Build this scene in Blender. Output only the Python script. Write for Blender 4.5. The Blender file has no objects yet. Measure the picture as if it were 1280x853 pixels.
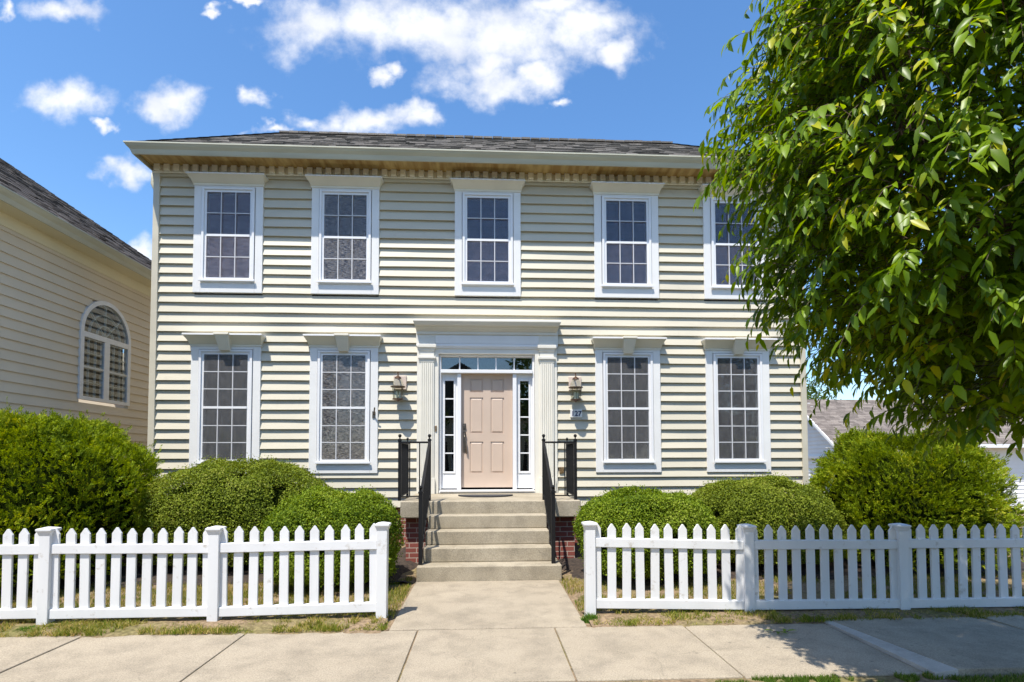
import bpy, math, random
import numpy as np
from mathutils import Matrix, Vector
R = math.radians
sc = bpy.context.scene
COL = sc.collection
rng = np.random.default_rng(7)
random.seed(7)

# ------------------------------------------------------------------ camera, sky, sun, exposure
cam_d = bpy.data.cameras.new('camera')
cam = bpy.data.objects.new('camera', cam_d); COL.objects.link(cam)
sc.camera = cam
cam_d.sensor_width = 36.0
cam_d.lens = 680.0 / 1280.0 * 36.0
cam_d.shift_y = (548.1 - 426.5) / 1280.0
cam_d.clip_start = 0.05; cam_d.clip_end = 5000
cam.matrix_world = (Matrix.Translation((0, 0, 1.5)) @ Matrix.Rotation(-0.0508, 4, 'Z')
                    @ Matrix.Rotation(math.pi / 2 + 0.0384, 4, 'X') @ Matrix.Rotation(-0.0022, 4, 'Z'))
SUN = Vector((-0.60, -1.0, 2.5)).normalized()          # towards the sun
SUN_STR, SKY_STR, EXPO = 4.7, 0.15, 0.62
sc.view_settings.view_transform = 'Standard'
sc.view_settings.look = 'None'
sc.view_settings.exposure = EXPO
sc.view_settings.gamma = 1.0
sc.view_settings.use_curve_mapping = False
sc.cycles.max_bounces = 8
sc.cycles.diffuse_bounces = 4
sc.cycles.transparent_max_bounces = 12
sc.cycles.caustics_reflective = False
sc.cycles.caustics_refractive = False

CLOUDS = [(-0.757, 0.824, 0.07, 0.03), (-0.753, 0.652, 0.077, 0.042), (-0.686, 0.609, 0.021, 0.012), (-0.584, 0.647, 0.057, 0.042),
          (-0.417, 0.664, 0.032, 0.023), (-0.637, 0.517, 0.053, 0.03), (-0.306, 0.804, 0.111, 0.065), (-0.203, 0.819, 0.134, 0.062),
          (-0.068, 0.821, 0.167, 0.075), (0.053, 0.802, 0.153, 0.094), (-0.008, 0.738, 0.091, 0.062), (0.175, 0.815, 0.124, 0.066),
          (0.259, 0.774, 0.054, 0.035), (0.007, 0.703, 0.114, 0.037), (0.095, 0.718, 0.058, 0.037), (-0.187, 0.716, 0.027, 0.02),
          (-0.311, 0.621, 0.061, 0.021), (-0.201, 0.628, 0.104, 0.03), (-0.12, 0.631, 0.045, 0.028), (-0.398, 0.61, 0.043, 0.011),
          (-0.502, 0.831, 0.026, 0.008), (-0.437, 0.846, 0.046, 0.009), (0.131, 0.671, 0.021, 0.014), (-0.606, 0.38, 0.056, 0.038),
          (-0.865, 0.816, 0.025, 0.015), (0.144, 0.864, 0.108, 0.041)]
world = bpy.data.worlds.new('World'); sc.world = world
world.use_nodes = True
wt = world.node_tree; wt.nodes.clear()
def wn(t, **k):
    n = wt.nodes.new(t)
    for a, v in k.items(): setattr(n, a, v)
    return n
def wl(a, b): wt.links.new(a, b)
def wmath(op, a, b=None, clamp=False):
    n = wn('ShaderNodeMath', operation=op); n.use_clamp = clamp
    for i, v in enumerate((a, b)):
        if v is None: continue
        if isinstance(v, (int, float)): n.inputs[i].default_value = v
        else: wl(v, n.inputs[i])
    return n.outputs[0]
w_out = wn('ShaderNodeOutputWorld'); w_bg = wn('ShaderNodeBackground'); w_bg.inputs[1].default_value = SKY_STR
sky = wn('ShaderNodeTexSky', sky_type='NISHITA'); sky.sun_disc = False
sky.sun_elevation = math.asin(SUN.z)
sky.sun_rotation = math.atan2(SUN.x, SUN.y)
sky.air_density = 1.0; sky.dust_density = 0.7; sky.ozone_density = 2.6
hsv = wn('ShaderNodeHueSaturation'); hsv.inputs['Saturation'].default_value = 1.2; hsv.inputs['Value'].default_value = 1.1
wl(sky.outputs[0], hsv.inputs['Color'])
tc = wn('ShaderNodeTexCoord')
sep = wn('ShaderNodeSeparateXYZ'); wl(tc.outputs['Generated'], sep.inputs[0])
ysafe = wmath('MAXIMUM', sep.outputs[1], 0.02)
gx = wmath('DIVIDE', sep.outputs[0], ysafe); gz = wmath('DIVIDE', sep.outputs[2], ysafe)
gp = wn('ShaderNodeCombineXYZ'); wl(gx, gp.inputs[0]); wl(gz, gp.inputs[1])
wz = wn('ShaderNodeTexNoise'); wz.inputs['Scale'].default_value = 14.0; wz.inputs['Detail'].default_value = 6.0; wl(gp.outputs[0], wz.inputs['Vector'])
wv = wn('ShaderNodeVectorMath', operation='SUBTRACT'); wl(wz.outputs['Color'], wv.inputs[0]); wv.inputs[1].default_value = (0.5, 0.5, 0.5)
ws = wn('ShaderNodeVectorMath', operation='MULTIPLY_ADD'); wl(wv.outputs[0], ws.inputs[0]); ws.inputs[1].default_value = (0.16, 0.11, 0.0); wl(gp.outputs[0], ws.inputs[2])
acc = None
for cx, cz, rx, rz in CLOUDS:
    mp = wn('ShaderNodeMapping'); mp.inputs['Scale'].default_value = (1 / rx, 1 / rz, 0)
    mp.inputs['Location'].default_value = (-cx / rx, -cz / rz, 0)
    wl(ws.outputs[0], mp.inputs[0])
    ln = wn('ShaderNodeVectorMath', operation='LENGTH'); wl(mp.outputs[0], ln.inputs[0])
    v = wmath('SUBTRACT', 1.0, ln.outputs['Value'])
    acc = v if acc is None else wmath('MAXIMUM', acc, v)
acc = wmath('MAXIMUM', acc, -1.0)
nz = wn('ShaderNodeTexNoise'); nz.inputs['Scale'].default_value = 12.0; nz.inputs['Detail'].default_value = 9.0; nz.inputs['Roughness'].default_value = 0.62
wl(gp.outputs[0], nz.inputs['Vector'])
nn = wmath('MULTIPLY', wmath('SUBTRACT', nz.outputs[0], 0.52), 2.4)
dens = wmath('ADD', wmath('MULTIPLY', acc, 1.35), nn)
fwd = wn('ShaderNodeMapRange', interpolation_type='SMOOTHSTEP'); wl(dens, fwd.inputs[0])
fwd.inputs[1].default_value = -0.36; fwd.inputs[2].default_value = 1.2; fwd.inputs[4].default_value = 0.95
ahead = wmath('GREATER_THAN', sep.outputs[1], 0.1)
m_fwd = wmath('MULTIPLY', fwd.outputs[0], ahead)
# scattered clouds over the rest of the sky
nz2 = wn('ShaderNodeTexNoise'); nz2.inputs['Scale'].default_value = 3.2; nz2.inputs['Detail'].default_value = 7.0
wl(tc.outputs['Generated'], nz2.inputs['Vector'])
bk = wn('ShaderNodeMapRange', interpolation_type='SMOOTHSTEP'); wl(nz2.outputs[0], bk.inputs[0])
bk.inputs[1].default_value = 0.66; bk.inputs[2].default_value = 0.8
behind = wmath('MULTIPLY', bk.outputs[0], wmath('LESS_THAN', sep.outputs[1], -0.05))
cmask = wmath('MAXIMUM', m_fwd, behind)
shade = wn('ShaderNodeTexNoise'); shade.inputs['Scale'].default_value = 9.0; shade.inputs['Detail'].default_value = 5.0
wl(gp.outputs[0], shade.inputs['Vector'])
ccol = wn('ShaderNodeMixRGB'); ccol.inputs[1].default_value = (4.9, 4.95, 5.1, 1); ccol.inputs[2].default_value = (3.6, 3.8, 4.3, 1)
shr = wn('ShaderNodeMapRange'); wl(shade.outputs[0], shr.inputs[0]); shr.inputs[1].default_value = 0.45; shr.inputs[2].default_value = 0.75
wl(shr.outputs[0], ccol.inputs[0])
cm = wn('ShaderNodeMixRGB'); wl(cmask, cm.inputs[0]); wl(hsv.outputs[0], cm.inputs[1]); wl(ccol.outputs[0], cm.inputs[2])
wl(cm.outputs[0], w_bg.inputs[0]); wl(w_bg.outputs[0], w_out.inputs[0])

sun_d = bpy.data.lights.new('sun', 'SUN'); sun_d.energy = SUN_STR; sun_d.angle = R(0.53); sun_d.color = (1.0, 0.945, 0.86)
sun = bpy.data.objects.new('sun', sun_d); COL.objects.link(sun)
sun.rotation_euler = SUN.to_track_quat('Z', 'Y').to_euler()

# ------------------------------------------------------------------ helpers
def tag(o, label=None, cat=None, group=None, kind=None):
    if label: o['label'] = label
    if cat: o['category'] = cat
    if group: o['group'] = group
    if kind: o['kind'] = kind
    return o
def empty(name, loc=(0, 0, 0)):
    o = bpy.data.objects.new(name, None); o.location = loc; o.empty_display_size = 0.2
    COL.objects.link(o); return o
def setparent(o, p):
    if p is None: return
    o.parent = p
    base = Vector((0, 0, 0)); q = p
    while q is not None: base += q.location; q = q.parent
    o.location = Vector(o.location) - base
class MB:
    """collects boxes, lofts and tubes, then links them as ONE mesh object"""
    def __init__(s): s.v = []; s.f = []
    def face(s, *pts):
        n = len(s.v); s.v += [tuple(p) for p in pts]; s.f.append(tuple(range(n, n + len(pts)))); return s
    def box(s, x0, x1, y0, y1, z0, z1):
        n = len(s.v)
        s.v += [(x0, y0, z0), (x1, y0, z0), (x1, y1, z0), (x0, y1, z0), (x0, y0, z1), (x1, y0, z1), (x1, y1, z1), (x0, y1, z1)]
        for q in ((0, 3, 2, 1), (4, 5, 6, 7), (0, 1, 5, 4), (1, 2, 6, 5), (2, 3, 7, 6), (3, 0, 4, 7)): s.f.append(tuple(n + i for i in q))
        return s
    def rings(s, rings, cap=True):
        n = len(s.v); k = len(rings[0])
        for r in rings: s.v += [tuple(p) for p in r]
        for i in range(len(rings) - 1):
            for j in range(k):
                a = n + i * k + j; b = n + i * k + (j + 1) % k
                s.f.append((a, b, b + k, a + k))
        if cap:
            s.f.append(tuple(n + j for j in reversed(range(k)))); m = n + (len(rings) - 1) * k
            s.f.append(tuple(m + j for j in range(k)))
        return s
    def stack(s, x0, x1, yf, yb, prof):
        """rectangular rings, profile of (offset, z); yb stays flat against the wall"""
        return s.rings([[(x0 - o, yf - o, z), (x1 + o, yf - o, z), (x1 + o, yb, z), (x0 - o, yb, z)] for o, z in prof])
    def stack2(s, x0, x1, yf, yb, prof):
        return s.rings([[(x0 - ox, yf - oy, z), (x1 + ox, yf - oy, z), (x1 + ox, yb, z), (x0 - ox, yb, z)] for ox, oy, z in prof])
    def square_stack(s, x, y, prof):
        return s.rings([[(x - o, y - o, z), (x + o, y - o, z), (x + o, y + o, z), (x - o, y + o, z)] for o, z in prof])
    def lathe(s, x, y, prof, n=14):
        return s.rings([[(x + r * math.cos(2 * math.pi * i / n), y + r * math.sin(2 * math.pi * i / n), z) for i in range(n)] for r, z in prof])
    def tube(s, pts, rad, n=8):
        pts = [Vector(p) for p in pts]; rr = rad if isinstance(rad, (list, tuple)) else [rad] * len(pts)
        rings = []; up = Vector((0.13, 0.31, 0.94))
        for i, p in enumerate(pts):
            d = (pts[min(i + 1, len(pts) - 1)] - pts[max(i - 1, 0)]).normalized()
            a = d.cross(up)
            if a.length < 0.05: a = d.cross(Vector((1, 0, 0)))
            a.normalize(); b = d.cross(a).normalized()
            rings.append([p + (a * math.cos(2 * math.pi * k / n) + b * math.sin(2 * math.pi * k / n)) * rr[i] for k in range(n)])
        return s.rings(rings)
    def prism_x(s, x0, x1, poly):
        """polygon of (y, z) extruded along X"""
        return s.rings([[(x0, y, z) for y, z in poly], [(x1, y, z) for y, z in poly]])
    def prism_y(s, y0, y1, poly):
        return s.rings([[(x, y0, z) for x, z in poly], [(x, y1, z) for x, z in poly]])
    def build(s, name, mat, parent=None, bevel=0, smooth=False, seg=2):
        me = bpy.data.meshes.new(name); me.from_pydata(s.v, [], s.f); me.update()
        import bmesh
        bm = bmesh.new(); bm.from_mesh(me); bmesh.ops.recalc_face_normals(bm, faces=bm.faces); bm.to_mesh(me); bm.free()
        if smooth: me.polygons.foreach_set('use_smooth', [True] * len(me.polygons))
        me.materials.append(mat)
        o = bpy.data.objects.new(name, me); COL.objects.link(o); setparent(o, parent)
        if bevel:
            b = o.modifiers.new('bevel', 'BEVEL'); b.width = bevel; b.segments = seg; b.limit_method = 'ANGLE'; b.angle_limit = R(35)
        return o
def np_mesh(name, verts, faces, mat, parent=None, smooth=False):
    verts = np.asarray(verts, np.float32); faces = np.asarray(faces, np.int32); k = faces.shape[1]
    me = bpy.data.meshes.new(name)
    me.vertices.add(len(verts)); me.vertices.foreach_set('co', verts.ravel())
    me.loops.add(faces.size); me.loops.foreach_set('vertex_index', faces.ravel())
    me.polygons.add(len(faces)); me.polygons.foreach_set('loop_start', np.arange(0, faces.size, k, dtype=np.int32))
    me.polygons.foreach_set('loop_total', np.full(len(faces), k, np.int32))
    if smooth: me.polygons.foreach_set('use_smooth', np.ones(len(faces), bool))
    me.update(calc_edges=True); me.validate()
    me.materials.append(mat)
    o = bpy.data.objects.new(name, me); COL.objects.link(o); setparent(o, parent); return o
def copy_tree(o, parent=None):
    c = o.copy(); COL.objects.link(c)
    if parent: c.parent = parent
    for ch in list(o.children): copy_tree(ch, c)
    return c
def hash3(i, j, k, seed):
    h = (i * 374761393 + j * 668265263 + k * 1274126177 + seed * 974634777) & 0xffffffff
    h = ((h ^ (h >> 13)) * 1274126177) & 0xffffffff
    return ((h ^ (h >> 16)) & 0xffff) / 65535.0
def vnoise(p, seed=0):
    p = np.asarray(p, float); i = np.floor(p).astype(np.int64); f = p - i; f = f * f * (3 - 2 * f)
    r = 0
    for a in (0, 1):
        for b in (0, 1):
            for c in (0, 1):
                w = (f[:, 0] if a else 1 - f[:, 0]) * (f[:, 1] if b else 1 - f[:, 1]) * (f[:, 2] if c else 1 - f[:, 2])
                r = r + w * hash3(i[:, 0] + a, i[:, 1] + b, i[:, 2] + c, seed)
    return r
def unit(v): return v / np.maximum(np.linalg.norm(v, axis=1, keepdims=True), 1e-9)

# ------------------------------------------------------------------ materials
def mat(name, col, rough=0.6, var=0.0, scale=6.0, col2=None, bump=0.0, bscale=60.0, spec=0.4, metal=0.0, stretch=(1, 1, 1), det=6.0, lo=0.35, hi=0.65):
    m = bpy.data.materials.new(name); m.use_nodes = True; t = m.node_tree; b = t.nodes['Principled BSDF']
    b.inputs['Roughness'].default_value = rough; b.inputs['Metallic'].default_value = metal
    b.inputs['Specular IOR Level'].default_value = spec
    b.inputs['Base Color'].default_value = (*col, 1)
    tcn = t.nodes.new('ShaderNodeTexCoord')
    mp = t.nodes.new('ShaderNodeMapping'); mp.inputs['Scale'].default_value = stretch
    t.links.new(tcn.outputs['Object'], mp.inputs[0])
    if var > 0 or col2:
        n = t.nodes.new('ShaderNodeTexNoise'); n.inputs['Scale'].default_value = scale; n.inputs['Detail'].default_value = det
        t.links.new(mp.outputs[0], n.inputs['Vector'])
        mr = t.nodes.new('ShaderNodeMapRange'); mr.inputs[1].default_value = lo; mr.inputs[2].default_value = hi
        t.links.new(n.outputs[0], mr.inputs[0])
        mx = t.nodes.new('ShaderNodeMixRGB')
        c2 = col2 if col2 else tuple(c * (1 - var) for c in col)
        mx.inputs[1].default_value = (*c2, 1); mx.inputs[2].default_value = (*col, 1)
        t.links.new(mr.outputs[0], mx.inputs[0]); t.links.new(mx.outputs[0], b.inputs['Base Color'])
        m['mix'] = mx.name
    if bump > 0:
        n2 = t.nodes.new('ShaderNodeTexNoise'); n2.inputs['Scale'].default_value = bscale; n2.inputs['Detail'].default_value = 5
        t.links.new(mp.outputs[0], n2.inputs['Vector'])
        bp = t.nodes.new('ShaderNodeBump'); bp.inputs['Strength'].default_value = bump; bp.inputs['Distance'].default_value = 0.01
        t.links.new(n2.outputs[0], bp.inputs['Height']); t.links.new(bp.outputs[0], b.inputs['Normal'])
    return m
def leaf_mat(name, c1, c2, c3, trans=0.35, rough=0.55, p3=0.12, nscale=2.0, spec=0.12):
    """leaf tone varies leaf by leaf and over larger clumps"""
    m = bpy.data.materials.new(name); m.use_nodes = True; t = m.node_tree; t.nodes.clear()
    out = t.nodes.new('ShaderNodeOutputMaterial'); b = t.nodes.new('ShaderNodeBsdfPrincipled'); tr = t.nodes.new('ShaderNodeBsdfTranslucent')
    b.inputs['Roughness'].default_value = rough; b.inputs['Specular IOR Level'].default_value = spec
    g = t.nodes.new('ShaderNodeNewGeometry')
    tcn = t.nodes.new('ShaderNodeTexCoord'); n = t.nodes.new('ShaderNodeTexNoise'); n.inputs['Scale'].default_value = nscale
    t.links.new(tcn.outputs['Object'], n.inputs['Vector'])
    ad = t.nodes.new('ShaderNodeMath'); ad.operation = 'MULTIPLY_ADD'; ad.inputs[1].default_value = 1.4
    t.links.new(n.outputs[0], ad.inputs[0])
    s = t.nodes.new('ShaderNodeMath'); s.operation = 'SUBTRACT'; s.inputs[1].default_value = 0.7
    t.links.new(g.outputs['Random Per Island'], s.inputs[0]); t.links.new(s.outputs[0], ad.inputs[2])
    cr = t.nodes.new('ShaderNodeValToRGB'); e = cr.color_ramp.elements
    e[0].position = 0.05; e[0].color = (*c1, 1); e[1].position = 0.75; e[1].color = (*c2, 1)
    e3 = e.new(1.0 - p3 * 0.5); e3.color = (*c2, 1); e4 = e.new(1.0); e4.color = (*c3, 1)
    t.links.new(ad.outputs[0], cr.inputs[0]); t.links.new(cr.outputs[0], b.inputs['Base Color'])
    hs = t.nodes.new('ShaderNodeHueSaturation'); hs.inputs['Value'].default_value = 1.5; hs.inputs['Saturation'].default_value = 1.1
    hs.inputs['Hue'].default_value = 0.485
    t.links.new(cr.outputs[0], hs.inputs['Color']); t.links.new(hs.outputs[0], tr.inputs[0])
    mx = t.nodes.new('ShaderNodeMixShader'); mx.inputs[0].default_value = trans
    t.links.new(b.outputs[0], mx.inputs[1]); t.links.new(tr.outputs[0], mx.inputs[2]); t.links.new(mx.outputs[0], out.inputs[0])
    return m
M = {}
M['siding'] = mat('cream_siding', (0.575, 0.53, 0.415), 0.5, 0.11, 1.3, bump=0.05, bscale=25, stretch=(0.5, 1, 2))
M['trim'] = mat('white_trim', (0.77, 0.76, 0.73), 0.45, 0.05, 3.0)
M['surround'] = mat('off_white_trim', (0.74, 0.71, 0.62), 0.5, 0.06, 3.0)
M['crown'] = mat('cream_trim', (0.76, 0.72, 0.60), 0.5, 0.06, 3.0)
M['dentil'] = mat('pale_cream_trim', (0.84, 0.81, 0.70), 0.5, 0.05, 3.0)
M['gutter'] = mat('gutter_enamel', (0.52, 0.51, 0.40), 0.45, 0.14, 2.0, stretch=(0.6, 1, 4))
M['soffit'] = mat('soffit_vinyl', (0.56, 0.41, 0.17), 0.6, 0.0, 5.0, col2=(0.36, 0.22, 0.07), stretch=(2.2, 0.35, 1), det=3)
M['door'] = mat('blush_door_paint', (0.57, 0.445, 0.35), 0.45, 0.05, 3.0, bump=0.03, bscale=40)
M['white'] = mat('white_enamel', (0.78, 0.78, 0.78), 0.4, 0.04, 3.0)
M['iron'] = mat('black_iron', (0.012, 0.012, 0.013), 0.6, 0.3, 20.0, bump=0.05, bscale=80, spec=0.2)
M['fence'] = mat('white_vinyl', (0.71, 0.71, 0.705), 0.42, 0.07, 4.0, stretch=(1, 1, 0.35))
M['brass'] = mat('worn_brass', (0.55, 0.36, 0.20), 0.38, 0.5, 30.0, metal=0.9)
M['plate'] = mat('peach_plate', (0.68, 0.55, 0.45), 0.5, 0.15, 12)
M['bronze'] = mat('dark_bronze', (0.16, 0.09, 0.055), 0.4, 0.4, 25.0, metal=0.7)
M['copper'] = mat('weathered_copper', (0.62, 0.40, 0.28), 0.45, 0.3, 25.0, metal=0.7)
M['nickel'] = mat('dull_nickel', (0.22, 0.185, 0.15), 0.35, 0.3, 30.0, metal=0.9)
M['mat'] = mat('dark_coir', (0.045, 0.045, 0.05), 0.9, 0.3, 40, bump=0.4, bscale=200)
M['mulch'] = mat('bark_mulch', (0.06, 0.042, 0.03), 0.9, 0.0, 22.0, col2=(0.02, 0.015, 0.012), bump=0.9, bscale=45)
M['candle'] = mat('ivory_candle', (0.7, 0.66, 0.52), 0.6)
M['bark'] = mat('tree_bark', (0.13, 0.09, 0.065), 0.85, 0.45, 12, bump=0.6, bscale=30, stretch=(1, 1, 0.3))
M['twigs'] = mat('shrub_wood', (0.10, 0.07, 0.05), 0.9, 0.3, 12)
M['tile'] = mat('glazed_tile', (0.78, 0.77, 0.73), 0.25, 0.05, 8)
M['ink'] = mat('dark_blue_glaze', (0.03, 0.05, 0.12), 0.3)
M['asphalt'] = mat('asphalt', (0.055, 0.055, 0.056), 0.9, 0.25, 8, bump=0.4, bscale=120)
M['nb_siding'] = mat('tan_siding', (0.68, 0.59, 0.455), 0.55, 0.05, 2.0)
M['nb_trim'] = mat('pale_yellow_trim', (0.74, 0.67, 0.47), 0.5, 0.05, 2.0)
M['garage_siding'] = mat('white_siding', (0.76, 0.76, 0.76), 0.5, 0.05, 2.0)

def concrete(name, c, c2, dark=0.55, bump=0.25, rough=0.85):
    m = mat(name, c, rough, 0.0, 1.1, col2=c2, bump=bump, bscale=140, det=8, lo=0.3, hi=0.7)
    t = m.node_tree; b = t.nodes['Principled BSDF']; src = t.nodes[m['mix']].outputs[0]
    tcn = t.nodes.new('ShaderNodeTexCoord')
    fine = t.nodes.new('ShaderNodeTexNoise'); fine.inputs['Scale'].default_value = 90; fine.inputs['Detail'].default_value = 4; fine.inputs['Roughness'].default_value = 0.75
    st = t.nodes.new('ShaderNodeTexNoise'); st.inputs['Scale'].default_value = 3.3; st.inputs['Detail'].default_value = 9; st.inputs['Roughness'].default_value = 0.7
    for n in (fine, st): t.links.new(tcn.outputs['Object'], n.inputs['Vector'])
    def mul(col, fac_node, a, bb, v0):
        mr = t.nodes.new('ShaderNodeMapRange'); mr.inputs[1].default_value = a; mr.inputs[2].default_value = bb; mr.inputs[3].default_value = v0; mr.inputs[4].default_value = 1.0
        t.links.new(fac_node.outputs[0], mr.inputs[0])
        x = t.nodes.new('ShaderNodeMixRGB'); x.blend_type = 'MULTIPLY'; x.inputs[0].default_value = 1.0
        t.links.new(col, x.inputs[1]); t.links.new(mr.outputs[0], x.inputs[2]); return x.outputs[0]
    o = mul(src, fine, 0.33, 0.6, dark); o = mul(o, st, 0.36, 0.56, 0.76)
    vo = t.nodes.new('ShaderNodeTexVoronoi'); vo.inputs['Scale'].default_value = 4.0; t.links.new(tcn.outputs['Object'], vo.inputs['Vector'])
    sp = t.nodes.new('ShaderNodeMapRange'); sp.inputs[1].default_value = 0.03; sp.inputs[2].default_value = 0.075; sp.inputs[3].default_value = 0.62; sp.inputs[4].default_value = 1.0
    t.links.new(vo.outputs['Distance'], sp.inputs[0])
    x = t.nodes.new('ShaderNodeMixRGB'); x.blend_type = 'MULTIPLY'; x.inputs[0].default_value = 1.0; t.links.new(o, x.inputs[1]); t.links.new(sp.outputs[0], x.inputs[2]); o = x.outputs[0]
    wn_ = t.nodes.new('ShaderNodeTexNoise'); wn_.inputs['Scale'].default_value = 2.2; wn_.inputs['Detail'].default_value = 6; t.links.new(tcn.outputs['Object'], wn_.inputs['Vector'])
    wm_ = t.nodes.new('ShaderNodeMixRGB'); wm_.blend_type = 'ADD'; wm_.inputs[0].default_value = 0.35; t.links.new(tcn.outputs['Object'], wm_.inputs[1]); t.links.new(wn_.outputs['Color'], wm_.inputs[2])
    cr_ = t.nodes.new('ShaderNodeTexVoronoi'); cr_.feature = 'DISTANCE_TO_EDGE'; cr_.inputs['Scale'].default_value = 0.62; t.links.new(wm_.outputs[0], cr_.inputs['Vector'])
    cm_ = t.nodes.new('ShaderNodeMapRange'); cm_.inputs[1].default_value = 0.0012; cm_.inputs[2].default_value = 0.0035; cm_.inputs[3].default_value = 0.55; cm_.inputs[4].default_value = 1.0; t.links.new(cr_.outputs['Distance'], cm_.inputs[0])
    x = t.nodes.new('ShaderNodeMixRGB'); x.blend_type = 'MULTIPLY'; x.inputs[0].default_value = 0.3; t.links.new(o, x.inputs[1]); t.links.new(cm_.outputs[0], x.inputs[2]); o = x.outputs[0]
    t.links.new(o, b.inputs['Base Color']); return m
M['concrete'] = concrete('sidewalk_concrete', (0.43, 0.365, 0.27), (0.375, 0.315, 0.23), 0.55)
M['concrete_old'] = concrete('step_concrete', (0.51, 0.445, 0.335), (0.375, 0.32, 0.225), 0.55, 0.6)
M['concrete_pale'] = concrete('ground_concrete_edge', (0.52, 0.48, 0.42), (0.42, 0.39, 0.34), 0.85)

def add_specks(m, scale, lo, hi, col):
    t = m.node_tree; b = t.nodes['Principled BSDF']; src = t.nodes[m['mix']].outputs[0]
    tcn = t.nodes.new('ShaderNodeTexCoord'); n = t.nodes.new('ShaderNodeTexNoise'); n.inputs['Scale'].default_value = scale; n.inputs['Detail'].default_value = 6; n.inputs['Roughness'].default_value = 0.7
    t.links.new(tcn.outputs['Object'], n.inputs['Vector'])
    r = t.nodes.new('ShaderNodeMapRange'); r.inputs[1].default_value = lo; r.inputs[2].default_value = hi; r.inputs[4].default_value = 0.7; t.links.new(n.outputs[0], r.inputs[0])
    x = t.nodes.new('ShaderNodeMixRGB'); x.inputs[2].default_value = (*col, 1); t.links.new(r.outputs[0], x.inputs[0]); t.links.new(src, x.inputs[1]); t.links.new(x.outputs[0], b.inputs['Base Color'])
add_specks(M['fence'], 9.0, 0.60, 0.72, (0.36, 0.31, 0.24))
add_specks(M['siding'], 3.0, 0.60, 0.85, (0.40, 0.36, 0.28))
def shingle_mat(name, c1, c2, c3):
    m = bpy.data.materials.new(name); m.use_nodes = True; t = m.node_tree; b = t.nodes['Principled BSDF']; b.inputs['Roughness'].default_value = 0.9
    g = t.nodes.new('ShaderNodeNewGeometry'); cr = t.nodes.new('ShaderNodeValToRGB'); e = cr.color_ramp.elements
    e[0].color = (*c1, 1); e[1].color = (*c3, 1); x = e.new(0.55); x.color = (*c2, 1)
    t.links.new(g.outputs['Random Per Island'], cr.inputs[0])
    tcn = t.nodes.new('ShaderNodeTexCoord'); n = t.nodes.new('ShaderNodeTexNoise'); n.inputs['Scale'].default_value = 45; n.inputs['Detail'].default_value = 5
    t.links.new(tcn.outputs['Object'], n.inputs['Vector'])
    mr = t.nodes.new('ShaderNodeMapRange'); mr.inputs[1].default_value = 0.3; mr.inputs[2].default_value = 0.7; mr.inputs[3].default_value = 0.55; mr.inputs[4].default_value = 1.25
    t.links.new(n.outputs[0], mr.inputs[0])
    mx = t.nodes.new('ShaderNodeMixRGB'); mx.blend_type = 'MULTIPLY'; mx.inputs[0].default_value = 1
    t.links.new(cr.outputs[0], mx.inputs[1]); t.links.new(mr.outputs[0], mx.inputs[2]); t.links.new(mx.outputs[0], b.inputs['Base Color'])
    return m
M['roof'] = shingle_mat('grey_shingle', (0.115, 0.105, 0.09), (0.175, 0.158, 0.138), (0.245, 0.22, 0.19))
M['roof_nb'] = shingle_mat('charcoal_shingle', (0.078, 0.066, 0.058), (0.10, 0.086, 0.076), (0.128, 0.11, 0.096))
M['roof_brown'] = shingle_mat('brown_shingle', (0.125, 0.105, 0.09), (0.18, 0.15, 0.13), (0.245, 0.21, 0.18))

def brick_mat():
    m = bpy.data.materials.new('red_brick'); m.use_nodes = True; t = m.node_tree; b = t.nodes['Principled BSDF']; b.inputs['Roughness'].default_value = 0.85
    tcn = t.nodes.new('ShaderNodeTexCoord'); sp = t.nodes.new('ShaderNodeSeparateXYZ'); t.links.new(tcn.outputs['Object'], sp.inputs[0])
    ad = t.nodes.new('ShaderNodeMath'); t.links.new(sp.outputs[0], ad.inputs[0]); t.links.new(sp.outputs[1], ad.inputs[1])
    cb = t.nodes.new('ShaderNodeCombineXYZ'); t.links.new(ad.outputs[0], cb.inputs[0]); t.links.new(sp.outputs[2], cb.inputs[1])
    br = t.nodes.new('ShaderNodeTexBrick'); br.inputs['Scale'].default_value = 1.0
    br.inputs['Brick Width'].default_value = 0.21; br.inputs['Row Height'].default_value = 0.072; br.inputs['Mortar Size'].default_value = 0.006
    br.inputs['Color1'].default_value = (0.27, 0.075, 0.055, 1); br.inputs['Color2'].default_value = (0.17, 0.045, 0.035, 1); br.inputs['Mortar'].default_value = (0.42, 0.36, 0.30, 1)
    t.links.new(cb.outputs[0], br.inputs['Vector']); t.links.new(br.outputs[0], b.inputs['Base Color'])
    bp = t.nodes.new('ShaderNodeBump'); bp.inputs['Strength'].default_value = 0.6; bp.inputs['Distance'].default_value = -0.01
    t.links.new(br.outputs['Fac'], bp.inputs['Height']); t.links.new(bp.outputs[0], b.inputs['Normal']); return m
M['brick'] = brick_mat()

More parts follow.
